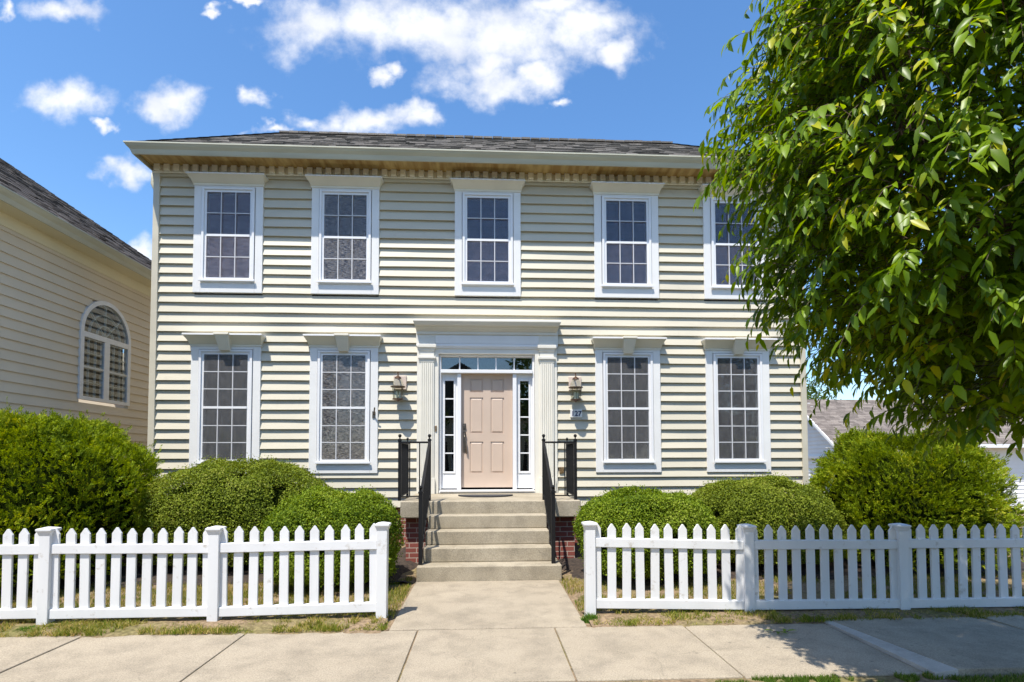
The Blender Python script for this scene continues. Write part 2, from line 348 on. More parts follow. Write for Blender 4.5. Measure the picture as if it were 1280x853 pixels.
def glass_mat(name, tint=(0.85, 0.9, 0.92), ior=1.52, boost=1.0):
    m = bpy.data.materials.new(name); m.use_nodes = True; t = m.node_tree; t.nodes.clear()
    out = t.nodes.new('ShaderNodeOutputMaterial'); tr = t.nodes.new('ShaderNodeBsdfTransparent'); tr.inputs[0].default_value = (*tint, 1)
    gl = t.nodes.new('ShaderNodeBsdfGlossy'); gl.inputs['Roughness'].default_value = 0.015
    fr = t.nodes.new('ShaderNodeLayerWeight'); fr.inputs['Blend'].default_value = 0.5
    pw = t.nodes.new('ShaderNodeMath'); pw.operation = 'POWER'; pw.inputs[1].default_value = 5.0
    t.links.new(fr.outputs['Facing'], pw.inputs[0])
    mu = t.nodes.new('ShaderNodeMath'); mu.operation = 'MULTIPLY_ADD'; mu.inputs[1].default_value = 0.6; mu.inputs[2].default_value = 0.04 * boost; mu.use_clamp = True
    t.links.new(pw.outputs[0], mu.inputs[0])
    n = t.nodes.new('ShaderNodeTexNoise'); n.inputs['Scale'].default_value = 1.6; tcn = t.nodes.new('ShaderNodeTexCoord'); t.links.new(tcn.outputs['Object'], n.inputs['Vector'])
    bp = t.nodes.new('ShaderNodeBump'); bp.inputs['Strength'].default_value = 0.05; bp.inputs['Distance'].default_value = 0.03
    t.links.new(n.outputs[0], bp.inputs['Height']); t.links.new(bp.outputs[0], gl.inputs['Normal'])
    mx = t.nodes.new('ShaderNodeMixShader'); t.links.new(mu.outputs[0], mx.inputs[0]); t.links.new(tr.outputs[0], mx.inputs[1]); t.links.new(gl.outputs[0], mx.inputs[2])
    t.links.new(mx.outputs[0], out.inputs[0]); return m
M['glass'] = glass_mat('window_glass', boost=3.2)
M['door_glass'] = glass_mat('door_glass', tint=(0.7, 0.75, 0.72), boost=3.2)
M['lamp_glass'] = glass_mat('lamp_glass', tint=(0.9, 0.94, 0.9), boost=1.5)
M['grille'] = mat('white_grille', (0.60, 0.60, 0.61), 0.5)
M['muntin'] = mat('grey_muntin', (0.62, 0.62, 0.58), 0.6)  # plain light grey for the thin bars of the arched window
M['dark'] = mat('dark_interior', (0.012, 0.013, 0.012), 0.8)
def blind_mat(name, c, c2, kind):
    if kind == 'slat': return mat(name, c, 0.7, 0, 1.0, col2=c2, stretch=(0.4, 1, 30), det=3, lo=0.4, hi=0.6)
    if kind == 'streak': return mat(name, c, 0.7, 0, 5.0, col2=c2, stretch=(2.6, 1, 13), det=8, lo=0.42, hi=0.6)
    return mat(name, c, 0.7, 0, 2.2, col2=c2, stretch=(6, 1, 0.6), det=4)
M['blind_a'] = blind_mat('lilac_blind', (0.26, 0.20, 0.27), (0.15, 0.12, 0.18), 'slat')
M['blind_b'] = blind_mat('dim_blind', (0.10, 0.09, 0.12), (0.05, 0.045, 0.07), 'slat')
M['blind_c'] = blind_mat('violet_blind', (0.09, 0.09, 0.16), (0.055, 0.055, 0.11), 'slat')
M['blind_d'] = blind_mat('grey_blind', (0.085, 0.088, 0.10), (0.06, 0.062, 0.075), 'slat')
def screen_mat(name, c, c2, stretch, scale, lo, hi, open_):
    m = mat(name, c, 0.8, 0, scale, col2=c2, stretch=stretch, det=8, lo=lo, hi=hi, spec=0.1)
    t = m.node_tree; b = t.nodes['Principled BSDF']; out = t.nodes['Material Output']
    tr = t.nodes.new('ShaderNodeBsdfTransparent'); mx = t.nodes.new('ShaderNodeMixShader'); mx.inputs[0].default_value = 1 - open_
    t.links.new(tr.outputs[0], mx.inputs[1]); t.links.new(b.outputs[0], mx.inputs[2]); t.links.new(mx.outputs[0], out.inputs[0]); return m
M['screen_a'] = screen_mat('screen_mesh_pale', (0.22, 0.19, 0.21), (0.13, 0.11, 0.13), (3, 1, 6), 4, 0.4, 0.6, 0.70)
M['screen_b'] = screen_mat('screen_mesh_moire', (0.50, 0.46, 0.42), (0.05, 0.05, 0.065), (2.6, 1, 20), 7, 0.44, 0.64, 0.66)
M['screen_c'] = screen_mat('screen_mesh_dark', (0.13, 0.115, 0.14), (0.08, 0.075, 0.10), (5, 1, 3), 3, 0.4, 0.6, 0.75)
M['screen_d'] = screen_mat('screen_mesh_grey', (0.185, 0.18, 0.18), (0.13, 0.13, 0.135), (8, 1, 2), 3, 0.38, 0.62, 0.66)
M['screen_e'] = screen_mat('screen_mesh_fine', (0.17, 0.165, 0.165), (0.12, 0.115, 0.12), (6, 1, 2), 3, 0.4, 0.6, 0.70)

# ------------------------------------------------------------------ ground, street, pavement
def ground_mat():
    m = bpy.data.materials.new('yard_soil'); m.use_nodes = True; t = m.node_tree; b = t.nodes['Principled BSDF']; b.inputs['Roughness'].default_value = 0.95
    b.inputs['Specular IOR Level'].default_value = 0.1
    tcn = t.nodes.new('ShaderNodeTexCoord')
    def nz(s, d): 
        n = t.nodes.new('ShaderNodeTexNoise'); n.inputs['Scale'].default_value = s; n.inputs['Detail'].default_value = d; t.links.new(tcn.outputs['Object'], n.inputs['Vector']); return n
    a = nz(1.3, 6); c = nz(30, 6)
    mx = t.nodes.new('ShaderNodeMixRGB'); mx.inputs[1].default_value = (0.24, 0.175, 0.11, 1); mx.inputs[2].default_value = (0.17, 0.15, 0.06, 1)
    mr = t.nodes.new('ShaderNodeMapRange'); mr.inputs[1].default_value = 0.48; mr.inputs[2].default_value = 0.66; t.links.new(a.outputs[0], mr.inputs[0]); t.links.new(mr.outputs[0], mx.inputs[0])
    mr2 = t.nodes.new('ShaderNodeMapRange'); mr2.inputs[1].default_value = 0.3; mr2.inputs[2].default_value = 0.7; mr2.inputs[3].default_value = 0.55; mr2.inputs[4].default_value = 1.3; t.links.new(c.outputs[0], mr2.inputs[0])
    m2 = t.nodes.new('ShaderNodeMixRGB'); m2.blend_type = 'MULTIPLY'; m2.inputs[0].default_value = 1; t.links.new(mx.outputs[0], m2.inputs[1]); t.links.new(mr2.outputs[0], m2.inputs[2])
    t.links.new(m2.outputs[0], b.inputs['Base Color'])
    bp = t.nodes.new('ShaderNodeBump'); bp.inputs['Strength'].default_value = 0.8; bp.inputs['Distance'].default_value = 0.02; t.links.new(c.outputs[0], bp.inputs['Height']); t.links.new(bp.outputs[0], b.inputs['Normal'])
    return m
M['soil'] = ground_mat()
xs = np.unique(np.concatenate([np.linspace(-400, -8, 18), np.arange(-8, 9, 0.12), np.linspace(9, 400, 18)]))
ys = np.unique(np.concatenate([np.linspace(-400, -14, 12), [-8.4, -8.2, 2.15, 2.3, 3.7, 4.86], np.arange(4.9, 10, 0.1), [12, 15, 18, 19, 22, 28, 40, 80, 160, 500]]))
GX, GY = np.meshgrid(xs, ys)
GZ = np.full(GX.shape, -0.012)
GZ[(GY > -8.3) & (GY < 2.2)] = -0.19
bumpy = vnoise(np.stack([GX.ravel() * 2.2, GY.ravel() * 2.2, 0 * GX.ravel()], 1), 3).reshape(GX.shape)
near = (GY > 4.95) & (GY < 9.5) & (np.abs(GX) < 8)
GZ += np.where(near, (bumpy - 0.5) * 0.03, 0)
GZ += np.where(GY > 12, -0.5 * np.clip((GY - 12) / 7, 0, 1), 0)
pathmask = (GX > -1.0) & (GX < 1.1) & (GY < 7.0) & (GY > 4.8)
GZ = np.where(pathmask, np.minimum(GZ, -0.015), GZ)
nx, ny = len(xs), len(ys)
idx = np.arange(nx * ny).reshape(ny, nx)
fq = np.stack([idx[:-1, :-1], idx[:-1, 1:], idx[1:, 1:], idx[1:, :-1]], -1).reshape(-1, 4)
tag(np_mesh('ground', np.stack([GX, GY, GZ], -1).reshape(-1, 3), fq, M['soil'], smooth=True), kind='structure')

b = MB(); b.box(-120, 120, -8.3, 2.05, -0.18, -0.14); tag(b.build('road', M['asphalt']), kind='structure')
b = MB()
x = -60.0
while x < 60: b.box(x, x + 2.98, 2.05, 2.2, -0.19, -0.002); b.box(x, x + 2.98, -8.45, -8.3, -0.19, -0.002); x += 3.0
tag(b.build('kerb', M['concrete'], bevel=0.015), kind='structure')
SWJ = [-60, -40, -20, -9.2, -7.7, -6.3, -4.9, -3.42, -2.06, -0.585, 0.625, 1.79, 3.10]
b = MB()
for i in range(len(SWJ) - 1):
    b.box(SWJ[i] + 0.006, SWJ[i + 1] - 0.006, 3.72 + random.uniform(-.012, .012), 4.885 + random.uniform(-.008, .008), -0.1, random.uniform(-0.003, 0.003))
b.box(-0.84, 0.92, 4.903, 6.785, -0.1, 0.0)
tag(b.build('sidewalk', M['concrete'], bevel=0.007), kind='structure')
b = MB()
b.rings([[(3.17, 4.93, 0.018), (3.26, 3.64, 0.052), (4.62, 3.64, 0.05), (4.62, 4.93, 0.015)], [(3.17, 4.93, -0.1), (3.26, 3.64, -0.1), (4.62, 3.64, -0.1), (4.62, 4.93, -0.1)]])
b.box(4.634, 6.1, 3.66, 4.92, -0.1, 0.03); b.box(6.112, 9, 3.66, 4.92, -0.1, 0.02); b.box(9.01, 40, 3.66, 4.92, -0.1, 0.0)
tag(b.build('lifted_sidewalk', M['concrete'], bevel=0.006), kind='structure')
b = MB()
b.rings([[(3.105, 4.93, 0.012), (3.09, 3.64, 0.03), (3.258, 3.64, 0.050), (3.168, 4.93, 0.0165)], [(3.11, 4.93, -0.1), (3.10, 3.64, -0.1), (3.258, 3.64, -0.1), (3.168, 4.93, -0.1)]])
tag(b.build('ground_down_sidewalk_edge', M['concrete_pale'], bevel=0.003), kind='structure')

# soil washed over the back edge of the sidewalk
def spill(x0, x1, seed):
    xx = np.linspace(x0, x1, int((x1 - x0) / 0.03)); vv = np.linspace(0, 1, 12); X, V = np.meshgrid(xx, vv)
    e = 4.90 - 0.085 * vnoise(np.stack([xx * 2.1, 0 * xx, 0 * xx + seed], 1), seed) - 0.05 * vnoise(np.stack([xx * 11, 0 * xx, 0 * xx], 1), seed + 1)
    Y = e[None] + (5.42 - e[None]) * V
    Z = -0.004 + 0.026 * np.sin(np.clip(V * 1.7, 0, 1) * np.pi / 2) * np.where(V > .8, (1 - V) / .2 * .9 + .1, 1) + (vnoise(np.stack([X.ravel() * 17, Y.ravel() * 17, 0 * X.ravel()], 1), seed).reshape(X.shape) - .5) * .010 * (V > 0.05)
    i = np.arange(X.size).reshape(X.shape); f = np.stack([i[:-1, :-1], i[:-1, 1:], i[1:, 1:], i[1:, :-1]], -1).reshape(-1, 4)
    return np.stack([X, Y, Z], -1).reshape(-1, 3), f
_v1, _f1 = spill(-7.5, -0.9, 3); _v2, _f2 = spill(0.96, 8.5, 4)
tag(np_mesh('soil_strip', np.concatenate([_v1, _v2]), np.concatenate([_f1, _f2 + len(_v1)]), M['soil'], smooth=True), kind='structure')

# mulch beds
def mulch(name, x0, x1, y0, y1):
    xx = np.linspace(x0, x1, int((x1 - x0) / 0.05)); yy = np.linspace(y0, y1, int((y1 - y0) / 0.05)); X, Y = np.meshgrid(xx, yy)
    e = np.minimum.reduce([X - x0, x1 - X, Y - y0, y1 - Y]) + (vnoise(np.stack([X.ravel() * 3, Y.ravel() * 3, 0 * X.ravel()], 1), 5).reshape(X.shape) - 0.5) * 0.5
    Z = -0.05 + 0.09 * np.clip(e / 0.25, 0, 1) + (vnoise(np.stack([X.ravel() * 14, Y.ravel() * 14, 0 * X.ravel()], 1), 6).reshape(X.shape) - 0.5) * 0.025
    i = np.arange(X.size).reshape(X.shape); f = np.stack([i[:-1, :-1], i[:-1, 1:], i[1:, 1:], i[1:, :-1]], -1).reshape(-1, 4)
    return tag(np_mesh(name, np.stack([X, Y, Z], -1).reshape(-1, 3), f, M['mulch']), 'dark bark mulch spread under the shrubs along the house', 'mulch', kind='stuff')
mulch('mulch', -7.3, -0.87, 6.7, 9.6)
mulch('mulch', 0.98, 7.8, 6.6, 9.6)

# ------------------------------------------------------------------ the house
D = 9.696; S = 9.66
house = tag(empty('house', (0.06, S, 0)), 'two storey cream clapboard house with white trimmed windows and central beige door', 'house')
WX = [-4.47, -2.453, 0.062, 2.576, 4.592]
EXPO_R = 0.17; BUTT0 = 1.35
openings = [(x - 0.58, x + 0.58, 4.38, 6.4) for x in WX] + [(x - 0.58, x + 0.58, 1.26, 3.55) for i, x in enumerate(WX) if i != 2] + [(-1.17, 1.28, 0.5, 3.9)]
wall = MB()
XL, XR = -5.65, 5.775
def row_piece(x0, x1, za, zb, zr, k):
    n = max(1, int((x1 - x0) / 0.14))
    X = np.linspace(x0, x1, n + 1)
    wob = (vnoise(np.stack([X * 1.1, np.full_like(X, k * 7.3), 0 * X], 1), 11) - 0.5) * 0.010
    wob2 = (vnoise(np.stack([X * 0.8, np.full_like(X, k * 5.1), 0 * X + 9], 1), 12) - 0.5) * 0.012
    seam = np.where(np.floor((X + k * 1.37) / 3.6) % 2 == 0, 0.0, -0.0022)
    base = len(wall.v); cols = 3
    for i, x in enumerate(X):
        pr = lambda z: S - 0.048 + 0.045 * (z - zr) / EXPO_R + (wob[i] + seam[i]) * (1 - (z - zr) / EXPO_R)
        zl = za + (wob2[i] if za == zr else 0)
        zu = zb + 0.006 if abs(zb - zr - EXPO_R) < 1e-6 else zb
        wall.v += [(x, S + 0.002, zl), (x, pr(zr) if za == zr else pr(za), zl), (x, pr(zu), zu)]
    for i in range(n):
        a = base + i * 3; c = a + 3
        wall.f += [(a, c, c + 1, a + 1), (a + 1, c + 1, c + 2, a + 2)]
k0 = -4
for k in range(k0, 32):
    zr = BUTT0 + k * EXPO_R; zt = min(zr + EXPO_R, 6.56)
    if zr > 6.55: break
    cuts = sorted({zr, zt, *[z for o in openings for z in o[2:] if zr < z < zt]})
    for za, zb in zip(cuts, cuts[1:]):
        zm = (za + zb) / 2; iv = [(XL, XR)]
        for ox0, ox1, oz0, oz1 in openings:
            if oz0 < zm < oz1:
                nv = []
                for a, c in iv:
                    if ox1 <= a or ox0 >= c: nv.append((a, c)); continue
                    if ox0 > a: nv.append((a, ox0))
                    if ox1 < c: nv.append((ox1, c))
                iv = nv
        for a, c in iv: row_piece(a, c, za, zb, zr, k)
# side and rear walls (lapped as well)
for k in range(k0, 32):
    zr = BUTT0 + k * EXPO_R; zt = min(zr + EXPO_R, 6.64)
    if zr > 6.6: break
    for xw, sg in ((-5.75, -1), (5.87, 1)):
        wall.rings([[(xw - sg * .12, 9.82, zr), (xw + sg * .0, 9.82, zr), (xw - sg * .018, 9.82, zt), (xw - sg * .12, 9.82, zt)],
                    [(xw - sg * .12, 18.3, zr), (xw + sg * .0, 18.3, zr), (xw - sg * .018, 18.3, zt), (xw - sg * .12, 18.3, zt)]])
wall.box(-5.63, 5.75, 18.2, 18.3, 0.6, 6.64)
wall_o = wall.build('wall', M['siding'], house)
f = MB(); f.box(-5.74, 5.86, 9.69, 18.28, -0.6, BUTT0 + k0 * EXPO_R + 0.03); f.build('foundation', M['brick'], house)
for x0, x1 in ((-5.755, -5.648), (5.773, 5.875)):
    f = MB(); f.box(x0, x1, S - 0.062, 9.82, 0.62, 6.60); f.build('corner_board', M['siding'], house, bevel=0.006)

# eaves: dentil frieze, soffit, gutter, roof
f = MB(); f.box(-5.77, 5.89, S - 0.05, 9.80, 6.515, 6.648); f.build('frieze_board', M['crown'], house)
f = MB(); x = -5.73
f.box(-5.78, 5.90, S - 0.066, S - 0.051, 6.505, 6.53)
while x < 5.85: f.box(x, x + 0.096, S - 0.105, S - 0.052, 6.534, 6.648); x += 0.163
f.build('dentil_moulding', M['dentil'], house, bevel=0.004)
f = MB(); f.box(-5.82, 5.94, 9.185, 18.7, 6.65, 6.675)
for i in range(40):
    x = -5.78 + i * 0.302
    if x < 5.9: f.box(x, x + 0.012, 9.2, 9.63, 6.643, 6.651)
f.build('soffit', M['soffit'], house)
GP = [(0.0, 6.590), (-0.022, 6.590), (-0.036, 6.62), (-0.05, 6.66), (-0.088, 6.700), (-0.108, 6.730), (-0.116, 6.735), (-0.116, 6.757), (-0.103, 6.760), (-0.10, 6.74), (0.0, 6.735)]
f = MB()
f.rings([[(-5.825 + o, 18.7, z) for o, z in GP], [(-5.825 + o, 9.19 + o, z) for o, z in GP], [(5.945 - o, 9.19 + o, z) for o, z in GP], [(5.945 - o, 18.7, z) for o, z in GP]], cap=False)
gutter = f.build('gutter', M['gutter'], house)
f = MB(); f.tube([(-5.90, 9.86, 6.62), (-5.90, 9.85, 6.52), (-5.90, 9.84, 6.43), (-5.87, 9.84, 6.36), (-5.84, 9.84, 6.30), (-5.815, 9.84, 6.2), (-5.815, 9.84, 0.3)], 0.042, 10)
f.build('downspout', M['gutter'], house, smooth=True)

roof = MB()
ex0, ex1, ey, ez = -5.85, 5.97, 9.13, 6.752
run, rise = 2.15, 1.52; rl0, rl1 = -4.22, 4.02
ncr = 17; rr_ = random.Random(4)
def rpt(u, v): return (ex0 + (rl0 - ex0) * v) * (1 - u) + (ex1 + (rl1 - ex1) * v) * u
nrm = Vector((0, -rise, run)).normalized()
roof.face((ex0, ey, ez - 0.02), (ex1, ey, ez - 0.02), (rl1, ey + run, ez + rise - 0.02), (rl0, ey + run, ez + rise - 0.02))
roof.face((ex0, ey, ez), (rl0, ey + run, ez + rise), (rl0, 18.0 - run, ez + rise), (ex0, 18.8, ez))
roof.face((ex1, ey, ez), (ex1, 18.8, ez), (rl1, 18.0 - run, ez + rise), (rl1, ey + run, ez + rise))
roof.face((rl0, ey + run, ez + rise), (rl1, ey + run, ez + rise), (rl1, 18 - run, ez + rise), (rl0, 18 - run, ez + rise))
roof.face((ex0, 18.8, ez), (rl0, 18 - run, ez + rise), (rl1, 18 - run, ez + rise), (ex1, 18.8, ez))
for r_i in range(ncr):
    v0, v1 = r_i / ncr, (r_i + 1.25) / ncr; v1 = min(v1, 1.0)
    xa, xb = rpt(0, v0), rpt(1, v0); x = xa - rr_.uniform(0, 0.2)
    while x < xb:
        w = rr_.choice((0.13, 0.17, 0.21, 0.26, 0.32)); x0_, x1_ = max(x, xa), min(x + w, xb); x += w + 0.004
        if x1_ - x0_ < 0.02: continue
        lift = rr_.uniform(0.010, 0.022); dv = rr_.uniform(-0.12, 0.12) / ncr if r_i else 0
        c0x = max(x0_, rpt(0, v1)) if True else x0_; c1x = min(x1_, rpt(1, v1))
        c0x = min(max(c0x, x0_), x1_); c1x = max(min(c1x, x1_), x0_)
        y0_, z0_ = ey + run * (v0 + dv), ez + rise * (v0 + dv); y1_, z1_ = ey + run * v1, ez + rise * v1
        o0 = nrm * lift; o1 = nrm * 0.003
        roof.rings([[(x0_, y0_, z0_), (x1_, y0_, z0_), Vector((x1_, y0_, z0_)) + o0, Vector((x0_, y0_, z0_)) + o0],
                    [(c0x, y1_, z1_), (c1x, y1_, z1_), Vector((c1x, y1_, z1_)) + o1, Vector((c0x, y1_, z1_)) + o1]])
x = rl0
while x < rl1:                      # cap shingles along the top edge and hips
    w = 0.2; roof.box(x, min(x + w - 0.01, rl1), ey + run - 0.10, ey + run + 0.12, ez + rise - 0.03, ez + rise + rr_.uniform(0.002, 0.012)); x += w
for sx, tx in ((ex0, rl0), (ex1, rl1)):
    for i in range(13):
        t0, t1 = i / 13, (i + 1.15) / 13
        p0 = Vector((sx + (tx - sx) * t0, ey + run * t0, ez + rise * t0)); p1 = Vector((sx + (tx - sx) * t1, ey + run * t1, ez + rise * t1))
        sd = Vector((0.08, -0.05, 0)) if sx < 0 else Vector((-0.08, -0.05, 0)); sd2 = Vector((-0.06, 0.09, 0)) if sx < 0 else Vector((0.06, 0.09, 0))
        up = Vector((0, 0, 0.03))
        roof.face(p0 + sd + up * .3, p0 + up, p1 + up * .6, p1 + sd); roof.face(p0 + sd2 + up * .2, p0 + up, p1 + up * .6, p1 + sd2)
roof_o = roof.build('roof', M['roof'], house)

# windows
def casing_ring(mb, x, hw, hwi, z0, z1, zi0, zi1, yf, yb):
    mb.box(x - hw, x - hwi, yf, yb, z0, z1); mb.box(x + hwi, x + hw, yf, yb, z0, z1)
    mb.box(x - hwi, x + hwi, yf, yb, z0, zi0); mb.box(x - hwi, x + hwi, yf, yb, zi1, z1)
def make_window(x, z0, z1, rows, blind, upper, screen):
    zb = z0 - 0.235 if upper else z0 - 0.215; zt = z1 + (0.14 if upper else 0.165)
    w = MB()
    zap = z0 - 0.045
    casing_ring(w, x, 0.59, 0.46, zb, zt, zap - 0.02, z1 + 0.085, S - 0.060, 9.75)
    o = w.build('window', M['trim'], house, bevel=0.004)
    m = MB(); casing_ring(m, x, 0.449, 0.41, zap - 0.0195, z1 + 0.074, z0 - 0.005, z1 + 0.04, S - 0.080, 9.74)
    casing_ring(m, x, 0.4595, 0.4491, zap - 0.0196, z1 + 0.0845, zap - 0.0190, z1 + 0.0741, S - 0.02, 9.74)
    m.build('frame', M['white'], o, bevel=0.003)
    s = MB(); casing_ring(s, x, 0.4095, 0.368, z0 - 0.0045, z1 + 0.0395, z0 + 0.03, z1 - 0.005, S - 0.058, 9.70)
    zm = (z0 + z1) / 2; gr = MB()
    s.box(x - 0.368, x + 0.368, S - 0.069, 9.66, zm - 0.02, zm + 0.02)
    g0, g1 = z0 + 0.03, z1 - 0.005; per = rows // 2
    for i in (1, 2):
        xm = x - 0.368 + 0.736 * i / 3; gr.box(xm - 0.0075, xm + 0.0075, S - 0.0660, S - 0.034, g0, zm - 0.0201); gr.box(xm - 0.0075, xm + 0.0075, S - 0.0660, S - 0.034, zm + 0.0201, g1)
    for lo_, hi_ in ((g0, zm - 0.02), (zm + 0.02, g1)):
        for i in range(1, per):
            zz = lo_ + (hi_ - lo_) * i / per
            for a, c in ((-0.368, -0.1327), (-0.1127, 0.1127), (0.1327, 0.368)): gr.box(x + a, x + c, S - 0.0655, S - 0.0345, zz - 0.007, zz + 0.007)
    s.build('sash', M['white'], o); gr.build('grille', M['grille'], o)
    g = MB(); g.box(x - 0.37, x + 0.37, S - 0.0335, S - 0.0295, g0 - 0.01, g1 + 0.01); g.build('glass', M['glass'], o)
    b_ = MB(); b_.box(x - 0.45, x + 0.45, S + 0.045, S + 0.055, z0 - 0.04, z1 + 0.06); b_.build('blind', blind, o)
    sn = MB(); sn.box(x - 0.367, x + 0.367, S - 0.0645, S - 0.0635, g0, zm - 0.0202); sn.box(x - 0.367, x + 0.367, S - 0.0645, S - 0.0635, zm - 0.0201 + 0.0402, g1)
    so_ = sn.build('insect_screen', screen, o)
    sl = MB(); sl.box(x - 0.475, x + 0.475, S - 0.108, S - 0.081, z0 - 0.048, z0 - 0.012); sl.build('sill', M['white'], o, bevel=0.004)
    c = MB()
    h = 0.125 if upper else 0.163; yc = S - 0.062
    e0 = zt - 0.03
    c.stack2(x - 0.60, x + 0.60, yc, 9.70, [(0.0, 0.0, e0), (0.004, 0.012, e0), (0.004, 0.012, zt), (0.010, 0.020, zt + 0.003), (0.013, 0.045, zt + h * .18), (0.020, 0.075, zt + h * .38), (0.036, 0.11, zt + h * .58), (0.052, 0.138, zt + h * .74), (0.055, 0.150, zt + h * .80)])
    c.build('crown', M['crown'], o)
    cc = MB(); cc.stack2(x - 0.60, x + 0.60, yc, 9.70, [(0.058, 0.158, zt + h * .802), (0.062, 0.165, zt + h * .83), (0.062, 0.165, zt + h * .97), (0.056, 0.155, zt + h)]); cc.build('crown_cap', M['white'], o)
    if not upper:
        kk = MB(); zt2 = zt + h + 0.008; yk = S - 0.062 - 0.195
        kk.rings([[(x + w_ * sx_, y_, z_) for sx_, y_ in ((-1, yy), (1, yy), (1, 9.70), (-1, 9.70))] for w_, yy, z_ in ((0.082, yk + 0.128, zt - 0.115), (0.112, yk, zt2 - 0.04), (0.124, yk - 0.012, zt2 - 0.038), (0.124, yk - 0.012, zt2))])
        kk.build('keystone', M['crown'], o, bevel=0.004)
    return o
for x, bl, sc_ in zip(WX, 'abccc', 'abccc'): make_window(x, 4.645, 6.19, 4, M['blind_' + bl], True, M['screen_' + sc_])
for x, bl, sc_ in zip((WX[0], WX[1], WX[3], WX[4]), 'dddd', 'dbde'): make_window(x, 1.475, 3.33, 6, M['blind_' + bl], False, M['screen_' + sc_])

# door surround
DC = 0.047; EC = 0.0585
su = MB()
for x0, x1 in ((-1.185, -0.805), (0.898, 1.295)): su.box(x0, x1, S - 0.063, 9.80, 0.90, 3.50)        # pilaster back boards
su.box(-0.805, 0.898, S - 0.063, 9.80, 3.365, 3.50)
su.box(-1.20, 1.312, S - 0.068, 9.80, 3.50, 3.80)
surround = su.build('door_surround', M['surround'], house, bevel=0.004)
c = MB()
c.stack2(-1.175, 1.285, S - 0.072, 9.75, [(0.0, 0.0, 3.70), (0.006, 0.02, 3.71), (0.006, 0.02, 3.755), (0.012, 0.035, 3.76), (0.018, 0.06, 3.785), (0.03, 0.10, 3.81), (0.034, 0.11, 3.83), (0.034, 0.15, 3.834), (0.042, 0.165, 3.85), (0.055, 0.19, 3.885), (0.058, 0.20, 3.895), (0.058, 0.20, 3.918), (0.05, 0.19, 3.925)])
c.build('cornice', M['surround'], surround)
c = MB(); c.box(-0.86, 0.965, S - 0.078, S - 0.0681, 3.545, 3.69); c.build('frieze_panel', M['trim'], surround, bevel=0.004)
c = MB(); c.stack(-1.16, 1.27, S - 0.068, 9.72, [(0.0, 3.455), (0.012, 3.46), (0.018, 3.485), (0.026, 3.49), (0.026, 3.515), (0.006, 3.54), (0.0, 3.545)]); c.build('architrave', M['trim'], surround)
for x0, x1 in ((-1.13, -0.885), (0.985, 1.235)):
    p = MB(); yf = S - 0.088
    p.box(x0, x1, yf, S - 0.0631, 1.17, 3.25)
    n = 6; w = (x1 - x0 - 0.03) / n
    for i in range(n):
        xa = x0 + 0.015 + i * w; p.rings([[(xa + w * .22 + dx, yf - d, z) for dx, d in ((0, -0.002), (0.004, 0.012), (w * .56 - .004, 0.012), (w * .56, -0.002))] for z in (1.2, 3.2)])
    p.box(x0 - 0.02, x1 + 0.02, yf - 0.018, S - 0.0632, 0.90, 1.17)
    p.stack(x0, x1, yf, S - 0.0633, [(0.0, 3.205), (0.008, 3.215), (0.012, 3.25), (0.03, 3.275), (0.03, 3.31), (0.0, 3.315), (0.0, 3.40), (0.012, 3.41), (0.02, 3.445), (0.04, 3.47), (0.04, 3.52), (0.018, 3.54), (0.018, 3.58), (0.0, 3.585)])
    p.build('pilaster', M['surround'], surround, bevel=0.002)
fr = MB()
yj = S - 0.012
fr.box(-0.80, -0.765, yj, 9.86, 0.97, 3.364); fr.box(0.859, 0.894, yj, 9.86, 0.97, 3.364)
fr.box(-0.765, 0.859, yj, 9.86, 3.335, 3.364); fr.box(-0.765, 0.859, S - 0.045, 9.86, 3.03, 3.09)
fr.box(-0.48, -0.412, yj, 9.86, 0.97, 3.03); fr.box(0.506, 0.574, yj, 9.86, 0.97, 3.03)
fr.build('door_frame', M['white'], surround, bevel=0.004)
t_ = MB()
for i in range(1, 5):
    xm = -0.765 + 1.624 * i / 5; t_.box(xm - 0.011, xm + 0.011, 9.70, 9.73, 3.09, 3.335)
for a in ((-0.765, 0.859, 3.09, 3.1), (-0.765, 0.859, 3.325, 3.335)): t_.box(a[0], a[1], 9.70, 9.7295, a[2], a[3])
tr_o = t_.build('transom', M['white'], house)
g = MB(); g.box(-0.77, 0.864, 9.735, 9.739, 3.085, 3.34); g.build('glass', M['door_glass'], tr_o)
for x0, x1 in ((-0.765, -0.48), (0.574, 0.859)):
    s = MB(); yf = S + 0.045
    gx0, gx1 = (x0 + x1) / 2 - 0.085, (x0 + x1) / 2 + 0.085
    s.box(x0, gx0, yf, 9.78, 0.985, 3.03); s.box(gx1, x1, yf, 9.78, 0.985, 3.03); s.box(gx0, gx1, yf, 9.78, 0.985, 1.275); s.box(gx0, gx1, yf, 9.78, 2.91, 3.03)
    casing_ring(s, (gx0 + gx1) / 2, 0.11, 0.078, 1.25, 2.935, 1.285, 2.90, yf - 0.012, yf - 0.0002)
    for i in range(1, 5):
        zz = 1.285 + 1.615 * i / 5; s.box(gx0, gx1, yf + 0.002, yf + 0.02, zz - 0.011, zz + 0.011)
    so = s.build('sidelight', M['white'], house, bevel=0.003)
    g = MB(); g.box(gx0 - 0.01, gx1 + 0.01, yf + 0.024, yf + 0.028, 1.27, 2.915); g.build('glass', M['door_glass'], so)
bk_ = MB(); bk_.box(-0.9, 1.0, 9.95, 9.97, 0.9, 3.5); bk_.build('hall_interior', M['dark'], house)
